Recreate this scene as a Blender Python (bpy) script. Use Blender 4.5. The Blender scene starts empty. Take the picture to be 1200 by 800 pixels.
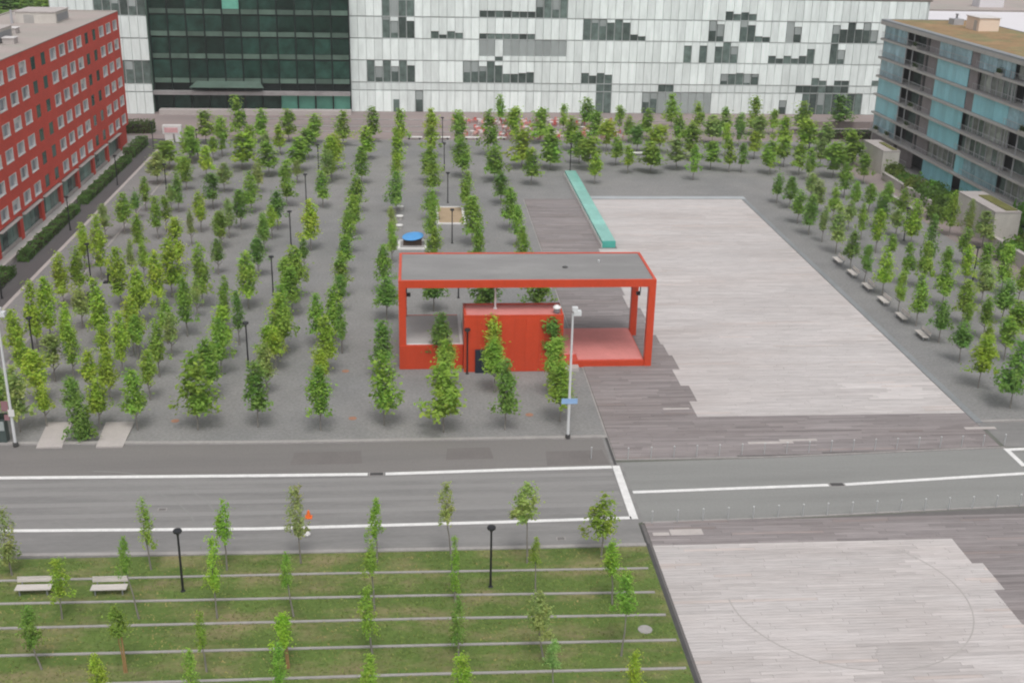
import bpy, math, random
import numpy as np
from mathutils import Vector, Matrix
random.seed(7); np.random.seed(7)
S = bpy.context.scene
COL = S.collection
# ------------------------------------------------------------------ camera
FPX, PITCH, YAW, ROLL, CAMH = 1370.39, .3692184, .08598, .021935, 40.0
_f = np.array([math.sin(YAW)*math.cos(PITCH), math.cos(YAW)*math.cos(PITCH), -math.sin(PITCH)])
_r = np.array([math.cos(YAW), -math.sin(YAW), 0.0]); _u = np.cross(_r, _f)
CR = math.cos(ROLL)*_r + math.sin(ROLL)*_u; CU = -math.sin(ROLL)*_r + math.cos(ROLL)*_u; CF = _f
CC = np.array([0, 0, CAMH])
cam = bpy.data.cameras.new('camera'); co = bpy.data.objects.new('camera', cam); COL.objects.link(co)
cam.sensor_width = 36; cam.lens = FPX/1200*36; cam.clip_start = 1; cam.clip_end = 5000
co.matrix_world = Matrix(((CR[0], CU[0], -CF[0], 0), (CR[1], CU[1], -CF[1], 0), (CR[2], CU[2], -CF[2], CAMH), (0, 0, 0, 1)))
S.camera = co
# ------------------------------------------------------------------ light: an overcast day
SUN_EL, SUN_AZ = 62, 176           # azimuth of the sun, degrees clockwise from +Y
W = bpy.data.worlds.new("World"); S.world = W; W.use_nodes = True
nt = W.node_tree; bg = nt.nodes['Background']
sky = nt.nodes.new('ShaderNodeTexSky'); sky.sky_type = 'NISHITA'; sky.sun_disc = False
sky.sun_elevation = math.radians(SUN_EL); sky.sun_rotation = math.radians(SUN_AZ)
sky.air_density = 1.0; sky.dust_density = 4.0; sky.ozone_density = 1.0
hs = nt.nodes.new('ShaderNodeHueSaturation'); hs.inputs['Saturation'].default_value = 0.12
nt.links.new(sky.outputs[0], hs.inputs['Color']); nt.links.new(hs.outputs[0], bg.inputs[0])
bg.inputs[1].default_value = 0.15
sl = bpy.data.lights.new('sun', 'SUN'); sl.energy = 1.1; sl.angle = math.radians(20); sl.color = (1, .97, .93)
so = bpy.data.objects.new('sun', sl); COL.objects.link(so)
sd = Vector((math.sin(math.radians(SUN_AZ))*math.cos(math.radians(SUN_EL)), math.cos(math.radians(SUN_AZ))*math.cos(math.radians(SUN_EL)), math.sin(math.radians(SUN_EL))))
so.rotation_euler = sd.to_track_quat('Z', 'Y').to_euler(); so.location = (0, 0, 120)
S.view_settings.view_transform = 'Standard'; S.view_settings.look = 'None'
S.cycles.pixel_filter_type = 'BLACKMAN_HARRIS'; S.cycles.filter_width = 2.1
S.view_settings.exposure = -0.02; S.view_settings.gamma = 1
# ------------------------------------------------------------------ helpers
def at(x, y, z=0.0):
    d = (x-600)*CR-(y-400)*CU+FPX*CF; t = (z-CAMH)/d[2]; return CC+t*d
def on_y(x, y, Y):
    d = (x-600)*CR-(y-400)*CU+FPX*CF; return CC+d*Y/d[1]
def z_at(P, y):
    lo, hi = 0., 60.
    for _ in range(40):
        m = (lo+hi)/2; v = np.array((P[0], P[1], m))-CC
        if 400-FPX*(v@CU)/(v@CF) > y: lo = m
        else: hi = m
    return lo
def ordinal(n):
    return '%d%s' % (n, 'th' if 10 <= n % 100 <= 20 else {1: 'st', 2: 'nd', 3: 'rd'}.get(n % 10, 'th'))
class MB:
    """collects shapes, links them as one mesh object"""
    def __init__(s): s.v = []; s.f = []
    def box(s, x0, x1, y0, y1, z0, z1):
        n = len(s.v)
        s.v += [(x0,y0,z0),(x1,y0,z0),(x1,y1,z0),(x0,y1,z0),(x0,y0,z1),(x1,y0,z1),(x1,y1,z1),(x0,y1,z1)]
        s.f += [(n,n+3,n+2,n+1),(n+4,n+5,n+6,n+7),(n,n+1,n+5,n+4),(n+1,n+2,n+6,n+5),(n+2,n+3,n+7,n+6),(n+3,n,n+4,n+7)]
        return s
    def prism(s, pts, z0, z1):
        n = len(s.v); k = len(pts)
        s.v += [(p[0],p[1],z0) for p in pts]+[(p[0],p[1],z1) for p in pts]
        s.f += [tuple(range(n+k-1,n-1,-1)), tuple(range(n+k,n+2*k))]+[(n+i,n+(i+1)%k,n+k+(i+1)%k,n+k+i) for i in range(k)]
        return s
    def cyl(s, p0, p1, r0, r1=None, k=10):
        r1 = r0 if r1 is None else r1
        p0 = Vector(p0); p1 = Vector(p1); d = (p1-p0).normalized()
        a = d.orthogonal().normalized(); b = d.cross(a); n = len(s.v)
        for p, r in ((p0, r0), (p1, r1)):
            for i in range(k):
                t = 2*math.pi*i/k; q = p+a*(r*math.cos(t))+b*(r*math.sin(t)); s.v.append(tuple(q))
        s.f += [(n+i,n+(i+1)%k,n+k+(i+1)%k,n+k+i) for i in range(k)]
        s.f += [tuple(range(n+k-1,n-1,-1)), tuple(range(n+k,n+2*k))]
        return s
    def lathe(s, prof, k=16):
        n = len(s.v); m = len(prof)
        for r, z in prof:
            for i in range(k):
                t = 2*math.pi*i/k; s.v.append((r*math.cos(t), r*math.sin(t), z))
        for j in range(m-1):
            s.f += [(n+j*k+i, n+j*k+(i+1)%k, n+(j+1)*k+(i+1)%k, n+(j+1)*k+i) for i in range(k)]
        s.f += [tuple(range(n+k-1,n-1,-1)), tuple(range(n+(m-1)*k, n+m*k))]
        return s
    def face(s, pts):
        n = len(s.v); s.v += [tuple(p) for p in pts]; s.f.append(tuple(range(n, n+len(pts)))); return s
    def mesh(s, name, m=None):
        me = bpy.data.meshes.new(name); me.from_pydata(s.v, [], s.f); me.update()
        if m: me.materials.append(m)
        return me
    def build(s, name, m, parent=None, loc=(0,0,0)):
        return inst(name, s.mesh(name, m), parent, loc)
def inst(name, me, parent=None, loc=(0,0,0), scale=None, rz=0):
    o = bpy.data.objects.new(name, me); COL.objects.link(o); o.location = loc
    if scale: o.scale = scale
    if rz: o.rotation_euler = (0, 0, rz)
    if parent: o.parent = parent
    return o
def empty(name, loc=(0,0,0), rz=0):
    o = bpy.data.objects.new(name, None); COL.objects.link(o); o.location = loc; o.rotation_euler = (0,0,rz); o.empty_display_size = .3
    return o
def tag(o, label, cat, group=None):
    o['label'] = label; o['category'] = cat
    if group: o['group'] = group
    return o
def structure(o): o['kind'] = 'structure'; return o
def stuff(o): o['kind'] = 'stuff'; return o
def copy_tree(o, parent=None):
    c = o.copy(); COL.objects.link(c)
    if parent: c.parent = parent
    for ch in list(o.children): copy_tree(ch, c)
    return c
# ------------------------------------------------------------------ materials
def material(name, col, rough=.8, var=.12, scale=1.5, detail=6, stretch=(1,1,1), var2=0, scale2=.08, col2=None, mix2=(.45,.65), bump=0, bscale=20,
             spec=.3, objcol=False, objrand=0, attr=None, transluc=0, metal=0, fine=0, fscale=30, fstretch=None):
    m = bpy.data.materials.new(name); m.use_nodes = True; N = m.node_tree.nodes; L = m.node_tree.links
    p = N['Principled BSDF']; p.inputs['Roughness'].default_value = rough; p.inputs['Specular IOR Level'].default_value = spec; p.inputs['Metallic'].default_value = metal
    tc = N.new('ShaderNodeTexCoord'); geo = N.new('ShaderNodeNewGeometry')
    def noise(sc, det, st):
        mp = N.new('ShaderNodeMapping'); mp.inputs['Scale'].default_value = st; L.new(geo.outputs['Position'], mp.inputs[0])
        n = N.new('ShaderNodeTexNoise'); n.inputs['Scale'].default_value = sc; n.inputs['Detail'].default_value = det; n.inputs['Roughness'].default_value = .65
        L.new(mp.outputs[0], n.inputs['Vector']); return n.outputs['Fac']
    def scaled(src, lo, hi):
        r = N.new('ShaderNodeMapRange'); r.inputs['From Min'].default_value = .25; r.inputs['From Max'].default_value = .75
        r.inputs['To Min'].default_value = lo; r.inputs['To Max'].default_value = hi; L.new(src, r.inputs[0]); return r.outputs[0]
    def mul(a, b):
        x = N.new('ShaderNodeMix'); x.data_type = 'RGBA'; x.blend_type = 'MULTIPLY'; x.inputs[0].default_value = 1
        L.new(a, x.inputs[6]); L.new(b, x.inputs[7]); return x.outputs[2]
    rgb = N.new('ShaderNodeRGB'); rgb.outputs[0].default_value = (*col, 1); c = rgb.outputs[0]
    if objcol:
        oi = N.new('ShaderNodeObjectInfo'); c = mul(c, oi.outputs['Color'])
    if col2:
        x = N.new('ShaderNodeMix'); x.data_type = 'RGBA'; r2 = N.new('ShaderNodeMapRange')
        r2.inputs['From Min'].default_value = mix2[0]; r2.inputs['From Max'].default_value = mix2[1]; L.new(noise(scale2, 5, stretch), r2.inputs[0])
        L.new(r2.outputs[0], x.inputs[0]); L.new(c, x.inputs[6]); x.inputs[7].default_value = (*col2, 1); c = x.outputs[2]
    if var: c = mul(c, scaled(noise(scale, detail, stretch), 1-var, 1+var))
    if fine: c = mul(c, scaled(noise(fscale, 2, fstretch or (1,1,1)), 1-fine, 1+fine))
    if objrand:
        oi2 = N.new('ShaderNodeObjectInfo'); r = N.new('ShaderNodeMapRange'); r.inputs['To Min'].default_value = 1-objrand; r.inputs['To Max'].default_value = 1+objrand
        L.new(oi2.outputs['Random'], r.inputs[0]); c = mul(c, r.outputs[0])
    if attr:
        a = N.new('ShaderNodeAttribute'); a.attribute_name = attr; c = mul(c, a.outputs['Color'])
    L.new(c, p.inputs['Base Color'])
    if bump:
        b = N.new('ShaderNodeBump'); b.inputs['Strength'].default_value = bump; b.inputs['Distance'].default_value = .05; L.new(noise(bscale, 3, stretch), b.inputs['Height']); L.new(b.outputs[0], p.inputs['Normal'])
    if transluc:
        t = N.new('ShaderNodeBsdfTranslucent'); L.new(c, t.inputs[0]); mx = N.new('ShaderNodeMixShader'); mx.inputs[0].default_value = transluc
        L.new(p.outputs[0], mx.inputs[1]); L.new(t.outputs[0], mx.inputs[2]); L.new(mx.outputs[0], N['Material Output'].inputs[0])
    return m
M = {}
M['gravel'] = material('gravel', (.255,.248,.244), .95, .10, .35, 6, var2=0, col2=(.222,.220,.220), scale2=.05, mix2=(.4,.6), bump=.5, bscale=7, fine=.20, fscale=4.2)
M['asphalt'] = material('asphalt', (.250,.243,.238), .9, .05, .25, 6, (.12,1,1), col2=(.205,.200,.197), scale2=.55, mix2=(.42,.6), bump=.2, bscale=12, fine=.07, fscale=6, fstretch=(.3,1,1))
M['asphalt_dark2'] = material('asphalt_dark2', (.172,.158,.153), .9, .10, .5, 6, fine=.08, fscale=6)
M['asphalt_worn'] = material('asphalt_worn', (.262,.255,.250), .85, .07, .3, 6, (.08,1,1), col2=(.245,.238,.233), scale2=.5, fine=.06, fscale=6)
M['asphalt_lane'] = material('asphalt_lane', (.205,.193,.186), .9, .07, .2, 6, (.10,1,1), col2=(.178,.168,.163), scale2=.4, bump=.2, bscale=12, fine=.07, fscale=6)
M['asphalt_right'] = material('asphalt_right', (.252,.252,.243), .9, .06, .2, 6, (.08,1,1), col2=(.225,.224,.217), scale2=.5, bump=.2, bscale=12, fine=.07, fscale=6)
M['asphalt_dark'] = material('asphalt_dark', (.105,.099,.101), .9, .10, .2, 6, (1,.3,1), bump=.2, bscale=12, fine=.08, fscale=5)
M['ground'] = material('ground', (.16,.16,.15), .95, .2, .03, 6, col2=(.07,.10,.04), scale2=.01)
M['terrace'] = material('terrace', (.30,.245,.235), .9, .10, .3, 5, (.3,1,1), col2=(.24,.205,.20), scale2=.15, fine=.08, fscale=3)
M['concrete'] = material('concrete', (.40,.385,.37), .85, .12, .8, 6, fine=.07, fscale=8, bump=.1)
M['concrete_pale'] = material('concrete_pale', (.46,.42,.405), .85, .10, .5, 6, fine=.06, fscale=6, bump=.1)
M['concrete_wall'] = material('concrete_wall', (.56,.53,.49), .85, .16, .5, 6, (1,1,.35), fine=.06, fscale=6)
M['kerb'] = material('kerb', (.34,.32,.31), .85, .14, .7, 6, fine=.1, fscale=5)
M['plank'] = material('plank', (1,1,1), .8, .07, .8, 6, (.25,1,1), attr='tone', fine=.12, fscale=3.5, fstretch=(.18,1.6,1), col2=(.90,.875,.86), scale2=.16, mix2=(.42,.66))
M['joint'] = material('joint', (.15,.14,.138), .95, .1, 2)
M['paint'] = material('paint', (.74,.73,.72), .7, .12, 1.2, 6, fine=.10, fscale=9)
M['soil_grass'] = material('soil_grass', (.104,.158,.036), .95, .20, .5, 8, (.5,1,1), col2=(.255,.205,.115), scale2=.42, mix2=(.47,.72), fine=.18, fscale=3.5, bump=.5, bscale=10)
M['grass'] = material('grass', (.165,.215,.055), .9, .25, .5, 5, attr='tone')
M['leaf'] = material('leaf', (1,1,1), .6, .10, .9, 4, objcol=True, attr='tone', transluc=.50, spec=.25)
M['bark'] = material('bark', (.235,.215,.195), .9, .2, 4, 5, (1,1,.3))
M['stake'] = material('stake', (.36,.22,.10), .8, .15, 4)
M['red_paint'] = material('red_paint', (.60,.064,.022), .40, .10, .5, 6, (1.5,1,.25), spec=.4, fine=.04, fscale=6, objrand=.05)
M['pink_deck'] = material('pink_deck', (.66,.245,.225), .75, .10, .5, 6, fine=.05, fscale=5)
M['roof_membrane'] = material('roof_membrane', (.245,.240,.238), .85, .12, .4, 6, (.35,1,1), col2=(.29,.285,.28), scale2=.25, fine=.05, fscale=5)
M['white_floor'] = material('white_floor', (.42,.40,.39), .8, .10, .5, 6, (.3,1,1), fine=.05, fscale=4)
M['white_trim'] = material('white_trim', (.72,.70,.69), .6, .06, 1)
M['cabinet_green'] = material('cabinet_green', (.075,.10,.095), .5, .08, 2)
M['navy'] = material('navy', (.022,.028,.045), .5, .08, 2)
M['black_metal'] = material('black_metal', (.018,.019,.022), .5, .1, 3, spec=.4)
M['grey_metal'] = material('grey_metal', (.30,.31,.33), .45, .08, 3, metal=.4)
M['bollard_steel'] = material('bollard_steel', (.42,.43,.44), .5, .05, 2)
M['white_metal'] = material('white_metal', (.66,.67,.68), .4, .05, 2)
M['lamp_glass'] = material('lamp_glass', (.82,.82,.82), .3, .03, 2)
M['pale_wood'] = material('pale_wood', (.56,.52,.49), .75, .12, 3, 5, (.3,3,1))
M['brick_red'] = material('brick_red', (.60,.082,.058), .85, .10, .25, 6, fine=.10, fscale=2.5, fstretch=(1,1,3), bump=.1)
M['reveal'] = material('reveal', (.66,.635,.63), .6, .05, 1)
M['pane_blue'] = material('pane_blue', (.31,.33,.37), .3, .2, .7, 4, objrand=.35, spec=.25)
M['pane_dark'] = material('pane_dark', (.050,.105,.095), .15, .25, .8, objrand=.3)
M['shop_glass'] = material('shop_glass', (.17,.28,.25), .2, .35, .5, 5, objrand=.3)
M['roof_gravel'] = material('roof_gravel', (.40,.345,.325), .95, .10, .3, 6, col2=(.34,.32,.29), scale2=.15, fine=.10, fscale=4)
M['facade_white'] = material('facade_white', (.82,.885,.868), .30, .14, .55, 5, (2.4,1,.45), objrand=.13, spec=.35)
M['facade_frame'] = material('facade_frame', (.50,.53,.525), .5, .08, .5)
M['window_dark'] = material('window_dark', (.105,.140,.128), .16, .5, .9, 5, objrand=.5, spec=.35)
M['blind_grey'] = material('blind_grey', (.33,.365,.36), .5, .10, .5, objrand=.12)
M['atrium_glass'] = material('atrium_glass', (.018,.048,.037), .10, .8, .45, 6, objrand=.5, spec=.35)
M['spandrel'] = material('spandrel', (.105,.16,.13), .3, .25, .5, objrand=.25)
M['mullion'] = material('mullion', (.010,.018,.016), .4, .1, 1)
M['mint_glass'] = material('mint_glass', (.16,.44,.34), .25, .2, .5, objrand=.15)
M['canopy'] = material('canopy', (.30,.285,.285), .5, .3, .35, 5)
M['turquoise'] = material('turquoise', (.28,.60,.68), .3, .10, .9, 5, (1,1,.5), objrand=.09)
M['teal_glass'] = material('teal_glass', (.30,.47,.54), .2, .30, .8, 5, objrand=.28, spec=.3)
M['curtain_pane'] = material('curtain_pane', (.24,.26,.235), .35, .5, .9, 5, objrand=.5)
M['mauve'] = material('mauve', (.25,.22,.225), .7, .15, .6, objrand=.15)
M['slab'] = material('slab', (.46,.44,.42), .8, .10, .5)
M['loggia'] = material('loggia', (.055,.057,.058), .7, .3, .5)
M['rail'] = material('rail', (.40,.40,.42), .5, .08, 2)
M['sedum'] = material('sedum', (.30,.195,.105), .95, .25, .4, 6, col2=(.215,.205,.10), scale2=.3, fine=.18, fscale=3)
M['sedum_green'] = material('sedum_green', (.17,.17,.055), .95, .3, .8, 6, fine=.2, fscale=3)
M['white_roof'] = material('white_roof', (.70,.68,.71), .8, .04, .1)
M['brown_roof'] = material('brown_roof', (.20,.165,.15), .9, .15, .2)
M['peach'] = material('peach', (.78,.64,.53), .7, .06, .6)
M['water_glass_top'] = material('water_glass_top', (.24,.53,.47), .2, .16, .6, 5, (1,.35,1), objrand=.07)
M['water_glass'] = material('water_glass', (.08,.40,.34), .2, .10, .8)
M['sand'] = material('sand', (.40,.30,.20), .95, .12, .8, fine=.1)
M['blue_cloth'] = material('blue_cloth', (.10,.33,.68), .7, .06, 1)
M['dark_brown'] = material('dark_brown', (.07,.045,.035), .9, .3, 1.5)
M['drain'] = material('drain', (.235,.245,.255), .7, .15, .5, 5, (1,.3,1), fine=.1, fscale=4)
M['drain_pale'] = material('drain_pale', (.40,.42,.44), .7, .12, .5)
M['dark_slot'] = material('dark_slot', (.075,.073,.073), .8, .2, 1)
M['rust'] = material('rust', (.36,.19,.125), .8, .2, 2)
M['orange'] = material('orange', (.78,.16,.03), .5, .05, 2)
M['tyre_mark'] = material('tyre_mark', (.40,.375,.36), .85, .1, .4)
M['sign_blue'] = material('sign_blue', (.30,.47,.75), .5, .1, 2)
M['sign_red'] = material('sign_red', (.30,.16,.18), .5, .1, 2)
M['pink_print'] = material('pink_print', (.72,.42,.44), .6, .2, 2)
M['chair_red'] = material('chair_red', (1,1,1), .5, .05, 2, objcol=True)
UNIT = {}
def unit(mat):
    """unit box mesh (base centred at 0, z 0..1) shared by every piece of one material"""
    if mat not in UNIT: UNIT[mat] = MB().box(-.5,.5,-.5,.5,0,1).mesh(mat+'_piece', M[mat])
    return UNIT[mat]
def piece(name, mat, x0, x1, y0, y1, z0, z1, parent=None):
    return inst(name, unit(mat), parent, ((x0+x1)/2, (y0+y1)/2, z0), (x1-x0, y1-y0, z1-z0))

# ================================================================== GROUND
structure(MB().face([(-900,-200,0),(900,-200,0),(900,1500,0),(-900,1500,0)]).build('ground', M['ground']))
Z1, Z2, Z3 = .004, .008, .012
def sheet(name, mat, pts, z):
    return structure(MB().face([(p[0],p[1],z) for p in pts]).build(name, M[mat]))
sheet('gravel_square', 'gravel', [(-41,82.4),(120,82.4),(120,197.6),(-41,197.6)], Z2)
sheet('side_street', 'asphalt_dark', [(-45.6,40),(-40.9,40),(-40.9,197.6),(-45.6,197.6)], Z3)
sheet('gravel_path', 'gravel', [(-40.9,40),(-36.1,40),(-36.1,82.4),(-40.9,82.4)], Z2)
sheet('pavement', 'concrete', [(-56,40),(-45.6,40),(-45.6,200),(-56,200)], Z3)
FAR_K = [(-75,82.4),(-31.6,82.3),(-12.4,81.8),(.6,81.8),(14.7,81.85)]
NEAR_K = [(-75,66.6),(-26.6,66.5),(-10.5,66.1),(6,66),(14.8,66)]
sheet('road', 'asphalt', [p for p in NEAR_K]+[(14.8,68.7),(15.1,68.8),(23.9,69),(42.7,70),(120,73.5)]+[(120,82.4),(48,79.1),(45.7,79),(26.5,78),(15.1,77.7),(14.75,77.7)]+FAR_K[::-1], Z3+.004)
sheet('road_lane', 'asphalt_lane', [(-75,76.9),(-29.9,77),(-11.8,76.7),(6.8,76.8),(14.3,77),(14.3,81.8),(.6,81.78),(-12.4,81.75),(-31.6,82.25),(-75,82.35)], Z3+.008)
sheet('right_road', 'asphalt_right', [(15.2,68.85),(23.9,69.05),(42.7,70.05),(120,73.55),(120,82.35),(48,79.0),(45.7,78.9),(26.5,77.9),(15.15,77.6)], Z3+.008)
sheet('street_surface', 'asphalt', [(45.8,79.1),(120,82.4),(120,83.8),(45.8,83.6)], Z3+.012)
def strip(name, mat, pts, w, z0, z1, parent=None):
    """a band of width w (towards +Y/+left) along a polyline, with real height"""
    b = MB(); P = [Vector((p[0],p[1],0)) for p in pts]; off = []
    for i in range(len(P)):
        d = (P[min(i+1,len(P)-1)]-P[max(i-1,0)]).normalized(); off.append(P[i]+Vector((-d.y,d.x,0))*w)
    for i in range(len(P)-1): b.prism([P[i],P[i+1],off[i+1],off[i]], z0, z1)
    return structure(b.build(name, M[mat], parent))
strip('far_kerb', 'kerb', FAR_K, .42, 0, .11)
strip('near_kerb', 'kerb', [(p[0],p[1]-.34) for p in NEAR_K], .34, 0, .11)
strip('square_kerb', 'kerb', [(14.75,78.0),(26.5,78.0),(45.7,79.0)], .12, 0, .09)
strip('near_square_kerb', 'kerb', [(15.1,68.62),(23.9,68.85),(42.7,69.85),(80,71.5)], .14, 0, .075)
strip('right_kerb', 'kerb', [(46,83.6),(120,86)], .35, 0, .11)
strip('street_edge_line', 'concrete_pale', [(-40.9,60),(-40.9,190)], .42, 0, .03)
strip('path_edge_line', 'kerb', [(-36.0,84),(-36.0,192)], .28, 0, .05)
zl = Z3+.014
def line(name, pts, w): return structure(strip(name, 'paint', pts, w, zl-.004, zl+.003))
line('road_line', [(-75,76.6),(-29.9,76.75),(-11.8,76.4),(-3.75,76.3)], .42)
line('road_line', [(-2.45,76.3),(6.8,76.6),(14.3,76.75)], .42)
line('road_line', [(-75,69.4),(-27.5,69.3),(-10.8,68.85),(6.2,69.05),(14.45,69.25)], .36)
line('road_line', [(14.9,69.25),(14.9,77.15)], .55)
line('road_line', [(15.2,72.84),(25.1,73.2),(29.7,73.35)], .36)
line('road_line', [(30.95,73.38),(45.1,74.55),(90,78)], .36)
line('road_line', [(45.9,75.9),(45.9,78.9)], .40)
line('road_line', [(45.9,78.5),(90,80.5)], .40)
line('road_line', [(46.0,75.75),(90,78.6)], .34)
for (x,y,lab) in ((-3.1,76.5,'dark square manhole cover in the gap of the long white road line'),(30.33,73.56,'dark square manhole cover in the white line of the right road')):
    t = tag(empty('manhole_cover',(x,y,zl)), lab, 'manhole cover','manhole covers in the road')
    MB().box(-.55,.55,-.28,.28,-.004,.012).build('frame', M['kerb'], t); MB().box(-.48,.48,-.22,.22,.013,.02).build('lid', M['dark_slot'], t)
# repairs and tyre tracks on the road
random.seed(4)
for (x0,x1,y0,y1,m_) in ((-9.5,-4.2,78.2,80.3,'asphalt_dark2'),(2,5.6,78.6,80.6,'asphalt_dark2'),(9.5,14.2,77.4,79.8,'asphalt_dark2')):
    sheet('road_patch', m_, [(x0,y0),(x1,y0+.05),(x1-.2,y1),(x0+.15,y1-.1)], Z3+.011)
def arc(cx,cy,r,a0,a1,w):
    b = MB(); n = 26
    for i in range(n):
        p, q = math.radians(a0+(a1-a0)*i/n), math.radians(a0+(a1-a0)*(i+1)/n)
        b.face([(cx+rr*math.cos(t_),cy+rr*math.sin(t_),Z3+.0105) for rr,t_ in ((r,p),(r+w,p),(r+w,q),(r,q))])
    structure(b.build('tyre_track', M['asphalt_right']))
arc(-24,66.5,9.6,18,92,.09); arc(-24,66.5,11.2,20,88,.09); arc(-24.5,63,11.8,60,100,.08)
for y in (71.0,72.6,74.2,75.5): strip('wheel_path','asphalt_worn',[(-75,y+.05),(-12,y-.1),(14.2,y+.1)],.55,Z3+.0055,Z3+.0065)
for (x,y,lab) in ((-17.5,71.9,'small dark drain grate on the near lane left of the orange cone'),(9.3,66.9,'small dark drain grate at the near kerb by the lawn corner')):
    t = tag(empty('drain_grate',(x,y,zl)), lab, 'drain grate','drain grates in the road'); MB().box(-.3,.3,-.2,.2,-.004,.008).build('frame', M['kerb'], t)
    for i in range(4): MB().box(-.24,.24,-.15+i*.08,-.11+i*.08,.009,.013).build('bar', M['dark_slot'], t)
# terrace before the long white building
sheet('terrace', 'terrace', [(-56,197.6),(140,197.6),(140,232),(-56,232)], Z2)
b = MB()
for y, h in ((203.9,.14),(208.6,.14),(215.2,.16)): b.box(-36,140,y,y+.35,0,h)
structure(b.build('terrace_steps', M['kerb']))
structure(MB().box(-47,-12,219.6,221.6,0,.85).build('plinth', M['concrete_pale']))
structure(MB().box(-36,70,197.0,197.45,0,.07).build('terrace_kerb', M['kerb']))
structure(MB().box(66,110,204.2,204.9,0,.8).box(72,110,210,210.6,0,1.2).build('terrace_wall', M['terrace']))
# pale ramps across the kerb
for pts in ([(-29.1,86.1),(-27.2,86.0),(-26.8,81.6),(-28.7,81.6)], [(-24.6,85.95),(-22.4,85.95),(-22.3,81.55),(-24.3,81.55)]):
    structure(MB().prism(pts[::-1], .005, .13).build('pale_ramp', M['concrete_pale']))
# ---------------- stone planks (countless strips: one object per area)
def rndtone(base, s): 
    k = random.gauss(1, s); return [c*k for c in base]
LIGHT, DARK = (.515,.482,.475), (.262,.236,.236)
def planks(name, x0f, x1f, y0, y1, light, z):
    v = []; f = []; t = []; y = y0; random.seed(len(name))
    block = {}
    while y < y1-.05:
        h = .28; x = x0f(y)+0; xe = x1f(y); first = True
        while x < xe-.02:
            l = random.uniform(2.0, 6.5)*(random.uniform(.2,1) if first else 1); first = False
            la, lb = light(y+h/2)
            for cut in (la, lb):
                if x < cut-.05 < x+l: l = cut-x
            l = min(l, xe-x); cx = x+l/2
            is_l = la <= cx <= lb
            base = LIGHT if is_l else DARK
            key = (int(cx//6.3), int(y//3.4)); 
            if key not in block: block[key] = random.gauss(1, .04)
            c = rndtone(base, .032 if is_l else .09)
            if random.random() < .04: c = [c[0]*1.03, c[1]*.98, c[2]*.95]
            c = [k*block[key] for k in c]
            n = len(v); g = .007; zz = z+random.uniform(0,.006)
            v += [(x+g,y+g,z-.05),(x+l-g,y+g,z-.05),(x+l-g,y+h-g,z-.05),(x+g,y+h-g,z-.05),(x+g,y+g,zz),(x+l-g,y+g,zz),(x+l-g,y+h-g,zz),(x+g,y+h-g,zz)]
            f += [(n+4,n+5,n+6,n+7),(n,n+1,n+5,n+4),(n+1,n+2,n+6,n+5),(n+2,n+3,n+7,n+6),(n+3,n,n+4,n+7)]
            t += [c]*8; x += l
        y += h
    me = bpy.data.meshes.new(name); me.from_pydata(v, [], f); me.materials.append(M['plank'])
    a = me.color_attributes.new('tone', 'FLOAT_COLOR', 'POINT'); a.data.foreach_set('color', np.array([(*c,1) for c in t], dtype=np.float32).ravel())
    return stuff(inst(name, me))
STEP = [(85.3,22.7),(88.5,23.4),(91.9,22.7),(95.4,23.4),(98.9,23.1),(101.7,22.9),(104.2,22.5),(108,22.8),(112,21.6),(116,21.9),(120,21.5),(124,21.9),(128,21.6),(133,23.9)]
def left_edge(y):
    if y < 85.3: return 1e9
    e = 22.7
    for a, x in STEP:
        if y >= a: e = x
    return e
FK = lambda x: 77.7+.0115*(x-15)*(1+.01*(x-15))
sheet('plank_bed', 'joint', [(14.8,78.12),(26.5,78.18),(45.5,79.2),(45.5,157.1),(14.8,157.1)], .02)
def lt(y):
    e = left_edge(y)
    return (e, 45.35) if y < 156.9 else (1e9, 1e9)
planks('stone_planks', lambda y: 14.8 if y > 78.2 else 14.8, lambda y: 45.4 if y > 79.2 else 14.8+max(0,(y-77.75))*24, 78.14, 157, lt, .075)
sheet('near_plank_bed', 'joint', [(14.85,30),(80,30),(80,71.3),(42.7,69.7),(23.9,68.7),(14.85,68.5)], .02)
def lt2(y):
    if y > 65.6: return (1e9,1e9)
    return (15.2, 35.5 if (y > 62.6 or 55.8 < y < 59.4) else 36.2 if y > 55.8 else 37.0)
planks('near_stone_planks', lambda y: 15.2, lambda y: 60 if y < 68.4 else 60, 36, 68.6, lt2, .07)
# individual pale warm slabs seen among the dark planks
for (x0,x1,y0,y1,z) in ((25.6,29.2,80.3,80.66,.075),(28.2,31.2,80.68,81.02,.075),(15.5,16.6,66.9,67.3,.07),(16.7,18.9,66.9,67.65,.07),(20.2,22.4,86.9,87.2,.075),(44.0,46.6,82.3,82.7,.075)):
    structure(MB().box(x0,x1,y0,y1,z-.03,z+.012).build('pale_paving_slab', M['concrete_pale']))
# tyre ring on the near square
b = MB(); k = 72
for i in range(k):
    if 8 < i < 36: continue
    a0, a1 = 2*math.pi*i/k, 2*math.pi*(i+1)/k; r0, r1 = 7.30, 7.38
    b.face([(26+r0*math.cos(a0),59.3+r0*math.sin(a0),.082),(26+r1*math.cos(a0),59.3+r1*math.sin(a0),.082),(26+r1*math.cos(a1),59.3+r1*math.sin(a1),.082),(26+r0*math.cos(a1),59.3+r0*math.sin(a1),.082)])
structure(b.build('tyre_mark', M['tyre_mark']))
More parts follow.
